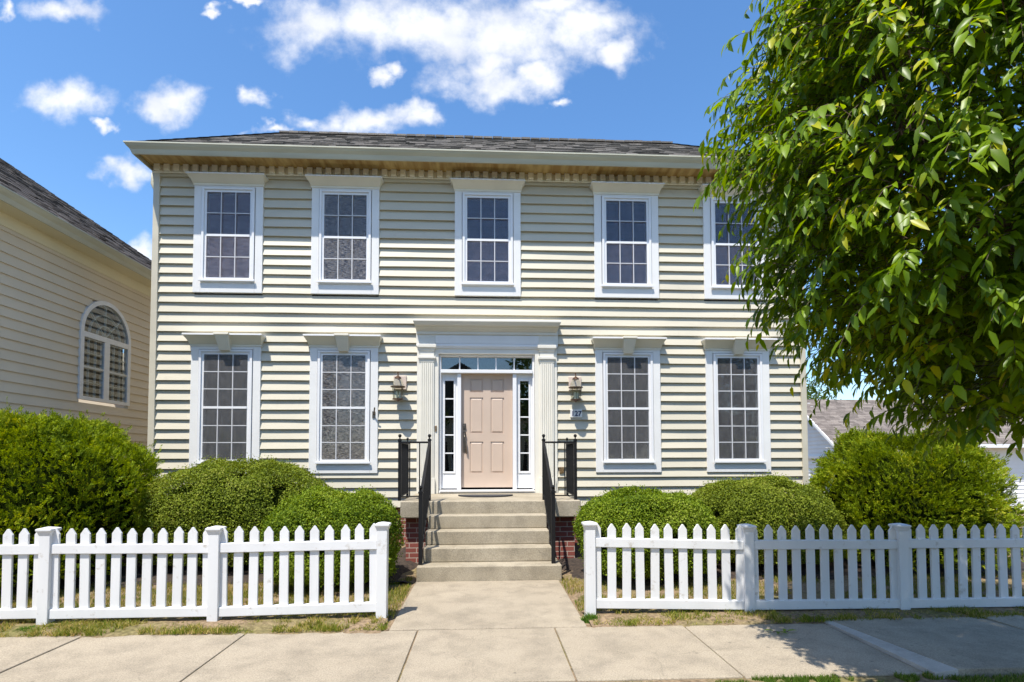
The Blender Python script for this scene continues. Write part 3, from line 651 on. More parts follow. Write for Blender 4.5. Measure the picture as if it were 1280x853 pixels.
# six panel door
d = MB(); x0, x1, z0, z1 = DC - 0.457, DC + 0.457, 1.0, 3.03; yf = S + 0.075
d.box(x0, x1, yf + 0.014, yf + 0.06, z0, z1)
PX = [(DC - 0.305, DC - 0.068), (DC + 0.068, DC + 0.305)]; PZ = [(1.255, 1.815), (1.965, 2.605), (2.70, 2.945)]
d.box(x0, PX[0][0], yf, yf + 0.0139, z0, z1); d.box(PX[1][1], x1, yf, yf + 0.0139, z0, z1); d.box(PX[0][1], PX[1][0], yf, yf + 0.0139, z0, z1)
zs = [z0, *[q for p in PZ for q in p], z1]
for a, c_ in PX:
    for i in range(0, len(zs), 2): d.box(a, c_, yf, yf + 0.0139, zs[i], zs[i + 1])
    for p0, p1 in PZ:
        d.rings([[(a + o, yf + y, p0 + o), (c_ - o, yf + y, p0 + o), (c_ - o, yf + y, p1 - o), (a + o, yf + y, p1 - o)] for o, y in ((0.012, 0.0135), (0.018, 0.0125), (0.034, 0.003), (0.042, 0.003))])
door = d.build('door', M['door'], house)
h = MB()
h.box(DC - 0.425, DC - 0.375, yf - 0.012, yf, 2.02, 2.14); h.lathe(DC - 0.40, yf - 0.0, [(0.0, 0), (0.0, 0)], 4) if False else None
h.tube([(DC - 0.40, yf - 0.03, 2.085), (DC - 0.40, yf, 2.085)], 0.028, 12)
h.box(DC - 0.423, DC - 0.377, yf - 0.01, yf, 1.62, 2.0)
h.tube([(DC - 0.40, yf - 0.01, 1.955), (DC - 0.40, yf - 0.055, 1.95), (DC - 0.395, yf - 0.075, 1.90), (DC - 0.385, yf - 0.075, 1.80), (DC - 0.375, yf - 0.065, 1.70), (DC - 0.365, yf - 0.03, 1.63), (DC - 0.36, yf - 0.005, 1.60)], [0.012, 0.013, 0.014, 0.016, 0.016, 0.014, 0.012], 8)
h.tube([(DC - 0.40, yf - 0.06, 1.985), (DC - 0.40, yf - 0.0, 1.985)], 0.020, 10)
h.build('handle', M['nickel'], door, bevel=0.003)
th = MB(); th.box(-0.80, 0.894, S - 0.045, 9.86, 0.902, 0.952); th.box(-0.78, 0.874, S - 0.085, S - 0.0452, 0.93, 0.968); th.build('threshold', M['white'], surround, bevel=0.004)
db = MB(); db.box(-0.868, -0.834, S - 0.078, S - 0.0632, 1.99, 2.09); db.build('doorbell', M['brass'], house, bevel=0.004)
ob = MB(); ob.box(1.33, 1.41, S - 0.068, S - 0.0, 1.25, 1.36); ob.build('outlet_cover', M['brass'], house, bevel=0.006)
hk = MB(); hk.tube([(-1.93, S - 0.06, 2.28), (-1.92, S - 0.10, 2.30), (-1.90, S - 0.16, 2.37), (-1.895, S - 0.17, 2.40)], 0.012, 8); hk.box(-1.955, -1.905, S - 0.072, S - 0.0602, 2.22, 2.34); hk.build('flagpole_bracket', M['nickel'], house)

# ------------------------------------------------------------------ wall lanterns, plaque
def make_lantern(x, z, label):
    o = tag(empty('wall_lantern', (x, S - 0.02, z)), label, 'lantern', 'lanterns beside the front door')
    y = S - 0.205
    p = MB(); p.box(x - 0.10, x + 0.125, S - 0.066, S - 0.012, z - 0.03, z + 0.215); p.build('backplate', M['plate'], o, bevel=0.008)
    a = MB(); a.tube([(x, S - 0.04, z + 0.12), (x, S - 0.09, z + 0.175), (x, S - 0.14, z + 0.19), (x, y, z + 0.165), (x, y, z + 0.12)], 0.011, 8); a.build('arm', M['brass'], o, smooth=True)
    hd = MB(); hd.lathe(x, y, [(0.0, z + 0.262), (0.012, z + 0.255), (0.014, z + 0.24), (0.006, z + 0.228), (0.012, z + 0.215), (0.010, z + 0.195), (0.03, z + 0.183), (0.055, z + 0.162), (0.060, z + 0.145), (0.05, z + 0.143)], 16); hd.build('hood', M['bronze'], o)
    rg = MB(); rg.lathe(x, y, [(0.10, z + 0.012), (0.128, z + 0.008), (0.128, z - 0.006), (0.10, z - 0.008)], 16); rg.build('ring', M['bronze'], o)
    sh = MB(); sh.rings([[(x + r * math.cos(2 * math.pi * i / 14), y + r * math.sin(2 * math.pi * i / 14), zz) for i in range(14)] for r, zz in ((0.100, z + 0.008), (0.088, z + 0.07), (0.072, z + 0.115), (0.055, z + 0.146))], cap=False); sh.build('shoulder_glass', M['lamp_glass'], o, smooth=True)
    g = MB(); n = 8
    g.rings([[(x + r * math.cos(2 * math.pi * (i + .5) / n), y + r * math.sin(2 * math.pi * (i + .5) / n), zz) for i in range(n)] for r, zz in ((0.105, z - 0.006), (0.085, z - 0.21))], cap=False)
    g.build('lamp_glass', M['lamp_glass'], o)
    c = MB()
    for i in range(4):
        t = math.pi / 4 + i * math.pi / 2; cx_, sx_ = math.cos(t), math.sin(t)
        c.tube([(x + 0.107 * cx_, y + 0.107 * sx_, z - 0.004), (x + 0.087 * cx_, y + 0.087 * sx_, z - 0.212)], 0.005, 6)
    c.lathe(x, y, [(0.095, z - 0.205), (0.095, z - 0.222), (0.04, z - 0.235), (0.012, z - 0.25), (0.0, z - 0.262)], 12)
    c.build('cage', M['bronze'], o)
    k = MB()
    for i in range(3):
        t = i * 2.1; k.tube([(x + 0.03 * math.cos(t), y + 0.03 * math.sin(t), z - 0.20), (x + 0.03 * math.cos(t), y + 0.03 * math.sin(t), z - 0.08)], 0.012, 8)
    k.build('candle', M['candle'], o)
    return o
make_lantern(-1.492, 2.755, 'copper and glass wall lantern left of the door, with bare siding below it')
make_lantern(1.605, 2.755, 'copper and glass wall lantern directly above the house number plaque')
pq = tag(empty('house_number_plaque', (1.635, S - 0.03, 2.31)), 'small white tile house number plaque reading 127 under the lantern', 'house number')
p = MB(); p.box(1.53, 1.74, S - 0.066, S - 0.020, 2.24, 2.385); p.build('tile', M['tile'], pq, bevel=0.005)
fc = bpy.data.curves.new('digits', 'FONT'); fc.body = '127'; fc.size = 0.125; fc.extrude = 0.002; fc.align_x = 'CENTER'; fc.offset = 0.003
fo = bpy.data.objects.new('digits_curve', fc); COL.objects.link(fo); fo.rotation_euler = (R(90), 0, 0)
bpy.context.view_layer.update()
dm = bpy.data.meshes.new_from_object(fo.evaluated_get(bpy.context.evaluated_depsgraph_get()))
bpy.data.objects.remove(fo)
dm.materials.clear(); dm.materials.append(M['ink'])
do = bpy.data.objects.new('digits', dm); COL.objects.link(do); do.rotation_euler = (R(90), 0, 0); do.location = (1.635, S - 0.068, 2.268); setparent(do, pq)

# ------------------------------------------------------------------ stoop, railings, mat
stoop = tag(empty('front_stoop', (0.05, 7.9, 0)), 'weathered concrete stoop of five steps on red brick leading to the front door', 'steps')
b = MB(); b.box(-1.14, 1.33, 8.02, 9.60, -0.1, 0.66); b.build('brick_base', M['brick'], stoop)
b = MB(); b.box(-1.20, 1.40, 7.87, 9.605, 0.662, 0.90); b.build('landing', M['concrete_old'], stoop, bevel=0.014, seg=3)
for k, (y0, xa, xb) in enumerate(((6.79, -0.835, 0.965), (7.06, -0.79, 0.88), (7.33, -0.785, 0.875), (7.60, -0.78, 0.87))):
    b = MB(); b.box(xa, xb, y0, 7.868, -0.08 if k == 0 else 0.18 * k + 0.001, 0.18 * (k + 1)); b.build('step', M['concrete_old'], stoop, bevel=0.012, seg=3)
m_ = MB(); pts = [(0.45 * math.cos(t) * 1.0 + 0.02, 9.0 - 0.42 * math.sin(t)) for t in np.linspace(0, math.pi, 24)]
m_.rings([[(x, y, 0.902) for x, y in pts], [(x, y, 0.922) for x, y in pts]])
tag(m_.build('doormat', M['mat'], bevel=0.004), 'dark half round doormat on the landing before the beige door', 'doormat')

def finial(mb, x, y, z, s=1.0): mb.lathe(x, y, [(0.006 * s, z), (0.012 * s, z + 0.008), (0.008 * s, z + 0.018), (0.02 * s, z + 0.03), (0.026 * s, z + 0.045), (0.02 * s, z + 0.062), (0.006 * s, z + 0.07)], 10)
def make_railing(xs_, xc_, label):
    """xs_ stair side post line, xc_ outer landing corner"""
    o = tag(empty('stair_railing', (xs_, 7.9, 0.9)), label, 'railing', 'black iron railings of the front stoop')
    Yf = 8.0; sgn = 1 if xc_ > xs_ else -1
    P = [(xc_, Yf, 0.90, 1.80, 1.0, 0.021), (xs_, Yf, 0.90, 1.80, 1.0, 0.021), (xs_, 6.92, 0.18, 1.10, 1.0, 0.024), (xc_, 8.80, 0.90, 1.78, 0.8, 0.018)]
    for x, y, za, zb, fs, hw in P:
        q = MB(); q.box(x - hw, x + hw, y - hw, y + hw, za, zb); q.box(x - hw - .006, x + hw + .006, y - hw - .006, y + hw + .006, zb - 0.028, zb - 0.008); finial(q, x, y, zb, fs); q.build('post', M['iron'], o)
    q = MB(); x0, x1 = sorted((xc_, xs_)); q.box(x0 + .022, x1 - .022, Yf - 0.018, Yf + 0.018, 1.735, 1.762); q.box(x0 + .022, x1 - .022, Yf - 0.01, Yf + 0.01, 0.955, 0.972)
    q.box(xc_ - .018, xc_ + .018, Yf + .022, 8.781, 1.735, 1.762); q.box(xc_ - .01, xc_ + .01, Yf + .022, 8.781, 0.955, 0.972)
    sl = (1.735 - 1.04) / (Yf - 6.94)
    for za, zb, hw in ((1.04, 1.735, 0.018), (0.27, 0.965, 0.010)):
        h_ = 0.027 if hw > .015 else 0.018
        q.rings([[(xs_ - hw, 6.944, za), (xs_ + hw, 6.944, za), (xs_ + hw, 6.944, za + h_), (xs_ - hw, 6.944, za + h_)], [(xs_ - hw, Yf - .022, zb), (xs_ + hw, Yf - .022, zb), (xs_ + hw, Yf - .022, zb + h_), (xs_ - hw, Yf - .022, zb + h_)]])
    q.build('rail', M['iron'], o)
    def bal(x, y, za, zb): q = MB(); q.box(x - .008, x + .008, y - .008, y + .008, za, zb); q.build('baluster', M['iron'], o)
    n = 3
    for i in range(1, n): bal(xs_ + (xc_ - xs_) * i / n, Yf, 0.9721, 1.7349)
    for i in range(1, 7): bal(xc_, Yf + 0.8 * i / 7, 0.9721, 1.7349)
    for i in range(1, 9):
        y = 6.92 + (Yf - 6.92) * i / 9; f_ = (y - 6.944) / (Yf - .022 - 6.944); bal(xs_, y, 0.27 + 0.695 * f_ + 0.019, 1.04 + 0.695 * f_ - 0.001)
    return o
make_railing(-0.80, -1.23, 'black iron railing on the left of the front steps, window side without plaque')
make_railing(0.875, 1.345, 'black iron railing on the right of the front steps under the numbered plaque')

# ------------------------------------------------------------------ picket fences
def make_fence(posts, zo, x_end0, x_end1, label):
    o = tag(empty('picket_fence', ((posts[0] + posts[-1]) / 2, 5.22, 0)), label, 'fence', 'white picket fences along the sidewalk')
    Y = 5.22; pr = random.Random(int(posts[0] * 10)); hw = 0.048
    for x, z in zip(posts, zo):
        q = MB(); dz = z + pr.uniform(-0.004, 0.004); tx, ty = pr.uniform(-.006, .006), pr.uniform(-.006, .006)
        q.rings([[(x + k * hw + dx, Y + l * hw + dy, zz) for k, l in ((-1, -1), (1, -1), (1, 1), (-1, 1))] for zz, dx, dy in ((-0.12, 0, 0), (0.86 + dz, tx, ty))]); po = q.build('post', M['fence'], o, bevel=0.004)
        c = MB(); c.square_stack(x + tx, Y + ty, [(hw + .0002, 0.825 + dz), (hw + .003, 0.832 + dz), (hw + .009, 0.852 + dz), (hw + .019, 0.868 + dz), (hw + .019, 0.882 + dz), (hw + .009, 0.888 + dz), (0.01, 0.900 + dz)]); c.build('cap', M['fence'], po)
    ends = [(x_end0, zo[0])] * (x_end0 < posts[0] - .2) + list(zip(posts, zo)) + [(x_end1, zo[-1])] * (x_end1 > posts[-1] + .2)
    for (a, za), (c, zc) in zip(ends, ends[1:]):
        w = c - a; n = 11
        for z0, z1 in ((0.652, 0.738), (0.072, 0.158)):
            q = MB(); d0, d1 = za + pr.uniform(-.004, .004), zc + pr.uniform(-.004, .004); x0, x1 = a + 0.046, c - 0.046
            q.rings([[(x0, Y - .031, z0 + d0), (x0, Y + .031, z0 + d0), (x0, Y + .031, z1 + d0), (x0, Y - .031, z1 + d0)], [(x1, Y - .031, z0 + d1), (x1, Y + .031, z0 + d1), (x1, Y + .031, z1 + d1), (x1, Y - .031, z1 + d1)]])
            q.build('rail', M['fence'], o, bevel=0.005)
        for i in range(n):
            x = a + w / 2 + (i - (n - 1) / 2) * (w - 0.14) / (n - 1) + pr.uniform(-.003, .003); lean = pr.uniform(-.007, .007); hp = 0.041; dz = za + (zc - za) * (i + .5) / n + pr.uniform(-.007, .007)
            q = MB(); zs_ = 0.832 + dz; zp = 0.884 + dz; yo = pr.uniform(-.003, .003)
            q.rings([[(x - hp, yy, 0.12 + dz), (x + hp, yy, 0.12 + dz), (x + hp + lean, yy, zs_), (x + 0.006 + lean, yy, zp), (x - 0.006 + lean, yy, zp), (x - hp + lean, yy, zs_)] for yy in (Y - .011 + yo, Y + .011 + yo)])
            q.build('picket', M['fence'], o, bevel=0.003)
    return o
make_fence([-5.49, -3.99, -2.492, -0.962], [-.004, -.008, -.012, 0.008], -6.9, -0.962, 'white picket fence left of the concrete path, in front of the arched window neighbour')
make_fence([1.011, 2.557, 4.115, 5.66], [0.002, -.032, -.042, -.045], 1.011, 7.1, 'white picket fence right of the path, partly shaded by the leafy tree')

# ------------------------------------------------------------------ shrubs
def leaf_quads(pos, axis, normal, L, W):
    n = len(pos); side = unit(np.cross(axis, normal)); L = L[:, None]; W = W[:, None]
    v = np.stack([pos, pos + axis * L * .5 + side * W * .5, pos + axis * L + normal * L * -.12, pos + axis * L * .5 - side * W * .5], 1).reshape(-1, 3)
    return v, np.arange(4 * n).reshape(-1, 4)
def make_shrub(name, label, cat, c, r, zbase, kind, n, lump, lfreq, m, seed, squash=2.0, group=None, sprout=0.03):
    g = np.random.default_rng(seed)
    c = np.array(c, float); r = np.array(r, float)
    o = tag(empty(name, (c[0], c[1], 0)), label, cat, group)
    def surf(d):
        p = 2.0 / squash
        q = np.sign(d) * np.abs(d) ** p; q = q / np.maximum((np.abs(q) ** (squash * 1.15)).sum(1, keepdims=True) ** (1 / (squash * 1.15)), 1e-6)
        s = c + q * r
        nz_ = (vnoise(s * lfreq, seed) - 0.5) + 0.5 * (vnoise(s * lfreq * 2.3, seed + 1) - 0.5)
        return s, nz_
    d = unit(g.normal(size=(int(n * 1.5), 3))); d[:, 2] = np.where(d[:, 2] < -0.75, -d[:, 2], d[:, 2]); d = unit(d)
    s, nz_ = surf(d)
    nr = unit(d / r)
    depth = g.random(len(d)) ** 2 * 0.14 - np.where(g.random(len(d)) < 0.06, g.random(len(d)) * sprout, 0)
    p = s + nr * (nz_ * lump * 2 - depth)[:, None]
    keep = (p[:, 2] > zbase) & (nz_ > -0.33 + 0.3 * g.random(len(d)) ** 3)
    p, nr2, k = p[keep][:n], nr[keep][:n], keep.sum()
    n_ = len(p); rnd = unit(g.normal(size=(n_, 3)))
    if kind == 'yew':
        # sprays: needles fan out from shared twig tips
        per = 14; nt = n_ // per; pt = p[:nt]; nt_ = nr2[:nt]
        lean = np.stack([vnoise(pt * 3, seed + 6) - .5, vnoise(pt * 3, seed + 7) - .5, vnoise(pt * 3, seed + 8) - .5], 1)
        dirn = unit(nt_ * 0.8 + np.array([0, 0, 0.45]) + unit(g.normal(size=(nt, 3))) * 0.55 + lean * 1.2)
        ln = g.uniform(0.04, 0.11, nt)
        t = np.tile(np.linspace(0.05, 1.0, per), (nt, 1))
        q = (pt - dirn * 0.03)[:, None] + dirn[:, None] * (t * ln[:, None])[..., None]
        fan = unit(np.cross(dirn, unit(g.normal(size=(nt, 3)))))
        sg = np.tile(np.where(np.arange(per) % 2 == 0, 1.0, -1.0), (nt, 1))
        ax = dirn[:, None] * 0.9 + fan[:, None] * (sg * (1.1 - t * .6))[..., None] + g.normal(size=(nt, per, 3)) * 0.22
        nn_ = np.repeat(np.cross(dirn, fan)[:, None], per, 1) + g.normal(size=(nt, per, 3)) * 0.35
        q, ax, nn_ = q.reshape(-1, 3), unit(ax.reshape(-1, 3)), unit(nn_.reshape(-1, 3)); m2 = len(q)
        v, fq_ = leaf_quads(q, ax, nn_, g.uniform(0.022, 0.042, m2), g.uniform(0.009, 0.014, m2))
    else:
        ax = unit(nr2 * 0.25 + rnd + np.array([0, 0, 0.15])); nn_ = unit(nr2 * 1.0 + np.array([0, 0, .35]) + unit(g.normal(size=(n_, 3))) * 0.85)
        v, fq_ = leaf_quads(p, ax, nn_, g.uniform(0.019, 0.035, n_), g.uniform(0.012, 0.021, n_))
    # dark solid core added to block light inside the shrub
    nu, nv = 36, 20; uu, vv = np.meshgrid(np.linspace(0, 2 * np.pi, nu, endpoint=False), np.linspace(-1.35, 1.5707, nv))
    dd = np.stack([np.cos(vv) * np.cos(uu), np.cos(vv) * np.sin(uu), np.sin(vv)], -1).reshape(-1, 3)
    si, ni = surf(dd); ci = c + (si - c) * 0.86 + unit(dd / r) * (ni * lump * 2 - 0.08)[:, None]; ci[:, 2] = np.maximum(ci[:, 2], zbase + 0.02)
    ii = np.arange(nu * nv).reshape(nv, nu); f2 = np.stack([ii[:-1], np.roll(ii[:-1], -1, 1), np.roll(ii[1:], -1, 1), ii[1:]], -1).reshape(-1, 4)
    np_mesh('light_block_core', ci, f2, M['core'], o, True)
    np_mesh('foliage', v, fq_, m, o)
    st = MB(); rr2 = random.Random(seed)
    for i in range(7):
        a = rr2.uniform(0, 6.28); q = rr2.uniform(0.25, 0.6)
        st.tube([(c[0] + .05 * math.cos(a), c[1] + .05 * math.sin(a), -0.03), (c[0] + r[0] * q * .5 * math.cos(a), c[1] + r[1] * q * .5 * math.sin(a), zbase * .6 + 0.1), (c[0] + r[0] * q * math.cos(a), c[1] + r[1] * q * math.sin(a), c[2])], [0.03, 0.022, 0.012], 6)
    st.build('stem', M['twigs'], o)
    return o
M['core'] = mat('dark_core_fill', (0.018, 0.028, 0.004), 1.0, 0.6, 14, bump=1.0, bscale=40, spec=0.0)  # dark fill of the light-blocking cores added inside the shrubs
M['box_leaf'] = leaf_mat('boxwood_leaf', (0.065, 0.115, 0.008), (0.205, 0.28, 0.018), (0.30, 0.36, 0.05), 0.3)
M['mound_leaf'] = leaf_mat('azalea_leaf', (0.08, 0.115, 0.010), (0.22, 0.27, 0.025), (0.27, 0.28, 0.05), 0.25)
M['yew_leaf'] = leaf_mat('yew_needle', (0.09, 0.14, 0.006), (0.245, 0.32, 0.010), (0.42, 0.42, 0.03), 0.3, nscale=3.0)
make_shrub('yew_bush', 'very large rounded yew bush at the left before the tan neighbouring house', 'bush', (-5.78, 7.25, 0.72), (1.36, 1.32, 1.28), 0.14, 'yew', 190000, 0.17, 2.7, M['yew_leaf'], 21, 2.1, sprout=0.16)
make_shrub('azalea_mound', 'wide clipped green mound under the two lower left windows', 'bush', (-3.45, 7.95, 0.60), (1.28, 0.95, 0.87), 0.16, 'leaf', 95000, 0.075, 3.4, M['mound_leaf'], 22, 2.2, sprout=0.09)
make_shrub('boxwood_bush', 'bright green boxwood directly left of the front steps', 'bush', (-1.82, 6.75, 0.50), (0.78, 0.70, 0.60), 0.12, 'leaf', 78000, 0.075, 3.6, M['box_leaf'], 23, 2.3, sprout=0.07)
make_shrub('boxwood_bush', 'bright green boxwood directly right of the front steps', 'bush', (2.02, 6.85, 0.50), (0.83, 0.70, 0.57), 0.12, 'leaf', 78000, 0.075, 3.6, M['box_leaf'], 24, 2.3, sprout=0.07)
make_shrub('azalea_mound', 'smooth clipped green mound under the lower right windows', 'bush', (3.88, 7.55, 0.56), (0.98, 0.90, 0.66), 0.16, 'leaf', 84000, 0.065, 3.4, M['mound_leaf'], 25, 2.3, sprout=0.08)
make_shrub('yew_bush', 'very large rounded yew bush at the right under the overhanging tree', 'bush', (5.98, 7.55, 0.70), (1.10, 1.12, 1.14), 0.14, 'yew', 170000, 0.17, 2.9, M['yew_leaf'], 26, 2.2, sprout=0.16)

# ------------------------------------------------------------------ grass and weeds
M['grass'] = leaf_mat('dry_grass', (0.09, 0.15, 0.012), (0.30, 0.27, 0.05), (0.50, 0.37, 0.15), 0.3, nscale=2.2, p3=0.5)
M['green_grass'] = leaf_mat('green_grass', (0.06, 0.12, 0.015), (0.14, 0.21, 0.03), (0.30, 0.28, 0.08), 0.35, nscale=1.5)
M['weed'] = leaf_mat('weed_leaf', (0.06, 0.14, 0.015), (0.12, 0.22, 0.03), (0.2, 0.27, 0.05), 0.35)
def blades(x, y, z, h, w, g, spread=0.5):
    n = len(x); p = np.stack([x, y, z], 1); a = g.uniform(0, 2 * np.pi, n); s = np.stack([np.cos(a), np.sin(a), 0 * a], 1) * (w / 2)[:, None]
    b_ = g.uniform(0, 2 * np.pi, n); l = (g.random(n) * spread * h)[:, None]; tip = p + np.stack([np.cos(b_), np.sin(b_), 0 * b_], 1) * l; tip[:, 2] += h
    md = (p + tip) / 2; md[:, 2] += h * 0.1
    v = np.stack([p - s, p + s, md + s * .7, md - s * .7, tip], 1).reshape(-1, 3); i = np.arange(n)[:, None] * 5
    f_ = np.concatenate([i + np.array([[0, 1, 2]]), i + np.array([[0, 2, 3]]), i + np.array([[3, 2, 4]])], 0); return v, f_
def patch(n, x0, x1, y0, y1, hmin, hmax, seed, thr, freq=1.6, spread=0.8, wid=(0.004, 0.008)):
    g = np.random.default_rng(seed); x = g.uniform(x0, x1, n); y = g.uniform(y0, y1, n)
    dn = vnoise(np.stack([x * freq, y * freq, 0 * x], 1), seed) * .6 + vnoise(np.stack([x * freq * 4, y * freq * 4, 0 * x], 1), seed + 1) * .4
    k = dn > thr; k &= ~((x > -0.86) & (x < 0.94) & (y > 4.86)); x, y = x[k], y[k]; n = len(x)
    return blades(x, y, np.where((y > 4.84) & (y < 5.4), 0.008, -0.015), g.uniform(hmin, hmax, n), g.uniform(*wid, n), g, spread)
def join(parts):
    V, F, o = [], [], 0
    for v, f_ in parts: V.append(v); F.append(f_ + o); o += len(v)
    return np.concatenate(V), np.concatenate(F)
v, f_ = join([patch(42000, -6.5, -0.86, 5.30, 7.1, 0.02, 0.055, 31, 0.40), patch(42000, 0.94, 8.5, 5.30, 6.9, 0.02, 0.055, 32, 0.44),
              patch(20000, -6.5, -0.86, 4.86, 5.4, 0.010, 0.030, 33, 0.49, 3.2, 1.8), patch(20000, 0.94, 8.5, 4.87, 5.4, 0.010, 0.030, 34, 0.49, 3.2, 1.8), patch(30000, -6.5, -0.86, 4.85, 5.32, 0.02, 0.06, 53, 0.60, 4.5, 1.3), patch(30000, 0.94, 8.5, 4.86, 5.32, 0.02, 0.06, 54, 0.60, 4.5, 1.3)])
tag(np_mesh('grass', v, f_, M['grass']), 'thin sunburnt grass along the picket fences', 'grass', kind='stuff')
v, f_ = join([patch(9000, 0.4, 2.0, 3.40, 3.67, 0.012, 0.03, 35, 0.56, 3), patch(16000, 1.7, 3.4, 3.40, 3.70, 0.012, 0.045, 36, 0.52, 3.5), patch(9000, 3.2, 6, 3.3, 3.64, 0.02, 0.05, 38, 0.4, 3), patch(6000, -4, 0.4, 3.3, 3.66, 0.02, 0.035, 37, 0.4)])
tag(np_mesh('verge_grass', v, f_, M['green_grass']), 'ragged green verge grass at the street edge of the sidewalk', 'grass', kind='stuff')
def weed(x, y, rad, h, n, seed, label):
    g = np.random.default_rng(seed); a = g.uniform(0, 6.28, n); q = rad * np.sqrt(g.random(n)) 
    v, f_ = blades(x + q * np.cos(a), y + q * np.sin(a) * .7, np.full(n, -0.02), g.uniform(.4, 1, n) * h * (1.15 - q / rad * .6), g.uniform(0.006, 0.012, n), g, 0.9)
    v -= np.array([x, y, 0]); o = np_mesh('weed_tuft', v, f_, M['weed']); o.location = (x, y, 0); return tag(o, label, 'weed', 'weed tufts at the fence posts')
weed(-4.02, 5.06, 0.11, 0.075, 700, 41, 'broad low weed tuft at the post before the large left yew')
weed(-1.00, 5.08, 0.09, 0.055, 600, 42, 'green weed tuft at the foot of the fence post left of the path')
weed(0.985, 5.08, 0.075, 0.10, 700, 43, 'tall bright weed tuft at the foot of the fence post right of the path')
weed(-2.36, 5.08, 0.10, 0.05, 400, 44, 'sparse weed tuft at the middle post of the left picket fence')

# ------------------------------------------------------------------ neighbouring house on the left
nb = tag(empty('neighbour_house', (-9.5, 9, 0)), 'tan sided neighbouring house at the left with an arched window', 'house')
NX = -7.4; WY0, WY1, WZ0, WSP = 10.26, 11.63, 2.62, 3.885
wm = MB()
nr_ = 42; exps = 0.165
RA = (WY1 - WY0) / 2; YC = (WY0 + WY1) / 2
for k in range(nr_):
    zr = 0.25 + k * exps; zt = min(zr + exps, 5.3)
    if zr >= 5.28: break
    zm = (zr + zt) / 2; segs = [(2.0, 20.0)]
    if WZ0 - .02 < zm < WSP: segs = [(2.0, WY0), (WY1, 20.0)]
    elif WSP <= zm < WSP + RA:
        hh = math.sqrt(max(RA ** 2 - (zm - WSP) ** 2, 0)); segs = [(2.0, YC - hh), (YC + hh, 20.0)]
    for a, c in segs:
        wm.rings([[(NX - .05, a, zr), (NX + .024, a, zr), (NX, a, zt), (NX - .05, a, zt)], [(NX - .05, c, zr), (NX + .024, c, zr), (NX, c, zt), (NX - .05, c, zt)]])
wm.box(-15, NX - .06, 2.0, 2.1, 0, 5.3); wm.box(-15, NX - .06, 19.9, 20, 0, 5.3)
wm.build('wall', M['nb_siding'], nb)
q = MB(); q.box(-15, NX - .01, 2.02, 19.98, -0.5, 0.27); q.build('foundation', M['brick'], nb)
q = MB(); q.box(NX - .05, NX + .03, 2.0, 20, 5.10, 5.30); q.build('frieze_board', M['nb_trim'], nb)
q = MB(); q.box(NX - .05, -7.06, 1.7, 17.2, 5.30, 5.325); q.build('soffit', M['nb_trim'], nb)
q = MB(); q.rings([[(-7.06 - o, yy, z - 6.6 + 5.31) for o, z in GP] for yy in (1.7, 17.2)]); q.build('gutter', M['gutter'], nb)
rf = MB(); A, Bq, Cq, Dq = Vector((-7.03, 1.6, 5.45)), Vector((-7.03, 17.05, 5.45)), Vector((-13.5, 14.8, 9.97)), Vector((-13.5, 1.6, 9.97))
rf.face(A, Bq, Cq, Dq); rf.face(Bq, Vector((-14, 20, 5.5)), Cq); rf.face(Cq, Dq, Vector((-20, 1.6, 5.45)), Vector((-20, 17, 5.45)))
e1 = (Dq - A); nrm2 = (Bq - A).cross(Dq - A).normalized()
if nrm2.z < 0: nrm2 = -nrm2
r5 = random.Random(9); NC = 46
for i in range(NC):
    t0, t1 = i / NC, (i + 1.2) / NC
    ymax = 17.05 + (14.8 - 17.05) * t1; y = 3.0
    while y < ymax:
        w = r5.choice((0.2, 0.28, 0.36, 0.45)); y1 = min(y + w, ymax); lf = r5.uniform(0.008, 0.02)
        p = lambda t, yy, l: A + e1 * t + Vector((0, yy - A.y, 0)) + nrm2 * l
        rf.rings([[p(t0, y, 0), p(t0, y1, 0), p(t0, y1, lf), p(t0, y, lf)], [p(t1, y, 0.0), p(t1, y1, 0.0), p(t1, y1, .003), p(t1, y, .003)]]); y += w + .004
rf.build('roof', M['roof_nb'], nb)
# arched window
def arc(r0, n=24, a0=0.0, a1=math.pi): return [(YC + r0 * math.cos(a0 + (a1 - a0) * i / n), WSP + r0 * math.sin(a0 + (a1 - a0) * i / n)) for i in range(n + 1)]
def arch_band(mb, ro, ri, xa, xb, n=24):
    O, I = arc(ro, n), arc(ri, n)
    for i in range(n):
        mb.rings([[(xx, *O[i]), (xx, *O[i + 1]), (xx, *I[i + 1]), (xx, *I[i])] for xx in (xa, xb)])
w = MB(); xa, xb = NX - .04, NX + .045
arch_band(w, RA + .02, RA - .06, xa, xb)
w.box(xa, xb, WY0 - .02, WY0 + .07, WZ0, WSP); w.box(xa, xb, WY1 - .07, WY1 + .02, WZ0, WSP)
w.box(xa, xb - .002, WY0 + .07, WY1 - .07, WZ0, WZ0 + .06); w.box(xa, xb - .002, WY0 + .07, WY1 - .07, WSP - .10, WSP + .0)
w.box(xa, xb - .002, YC - .075, YC + .075, WZ0 + .06, WSP - .10)
wo = w.build('window', M['white'], nb)
s = MB(); x0, x1 = NX - .03, NX + .012
for y0, y1 in ((WY0 + .07, YC - .075), (YC + .075, WY1 - .07)):
    z0, z1 = WZ0 + .06, WSP - .10; zm = (z0 + z1) / 2
    s.box(x0, NX + .03, y0, y1, zm - .02, zm + .02)
    for i in (1, 2): yy = y0 + (y1 - y0) * i / 3; s.box(x0, x1, yy - .005, yy + .005, z0, zm - .02); s.box(x0, x1, yy - .005, yy + .005, zm + .02, z1)
    for zz in ((z0 + zm) / 2, (z1 + zm) / 2): s.box(x0, x1 - .003, y0, y1, zz - .005, zz + .005)
arch_band(s, RA * .62 + .008, RA * .62 - .008, x0, x1); arch_band(s, RA * .32 + .008, RA * .32 - .008, x0, x1 - .002)
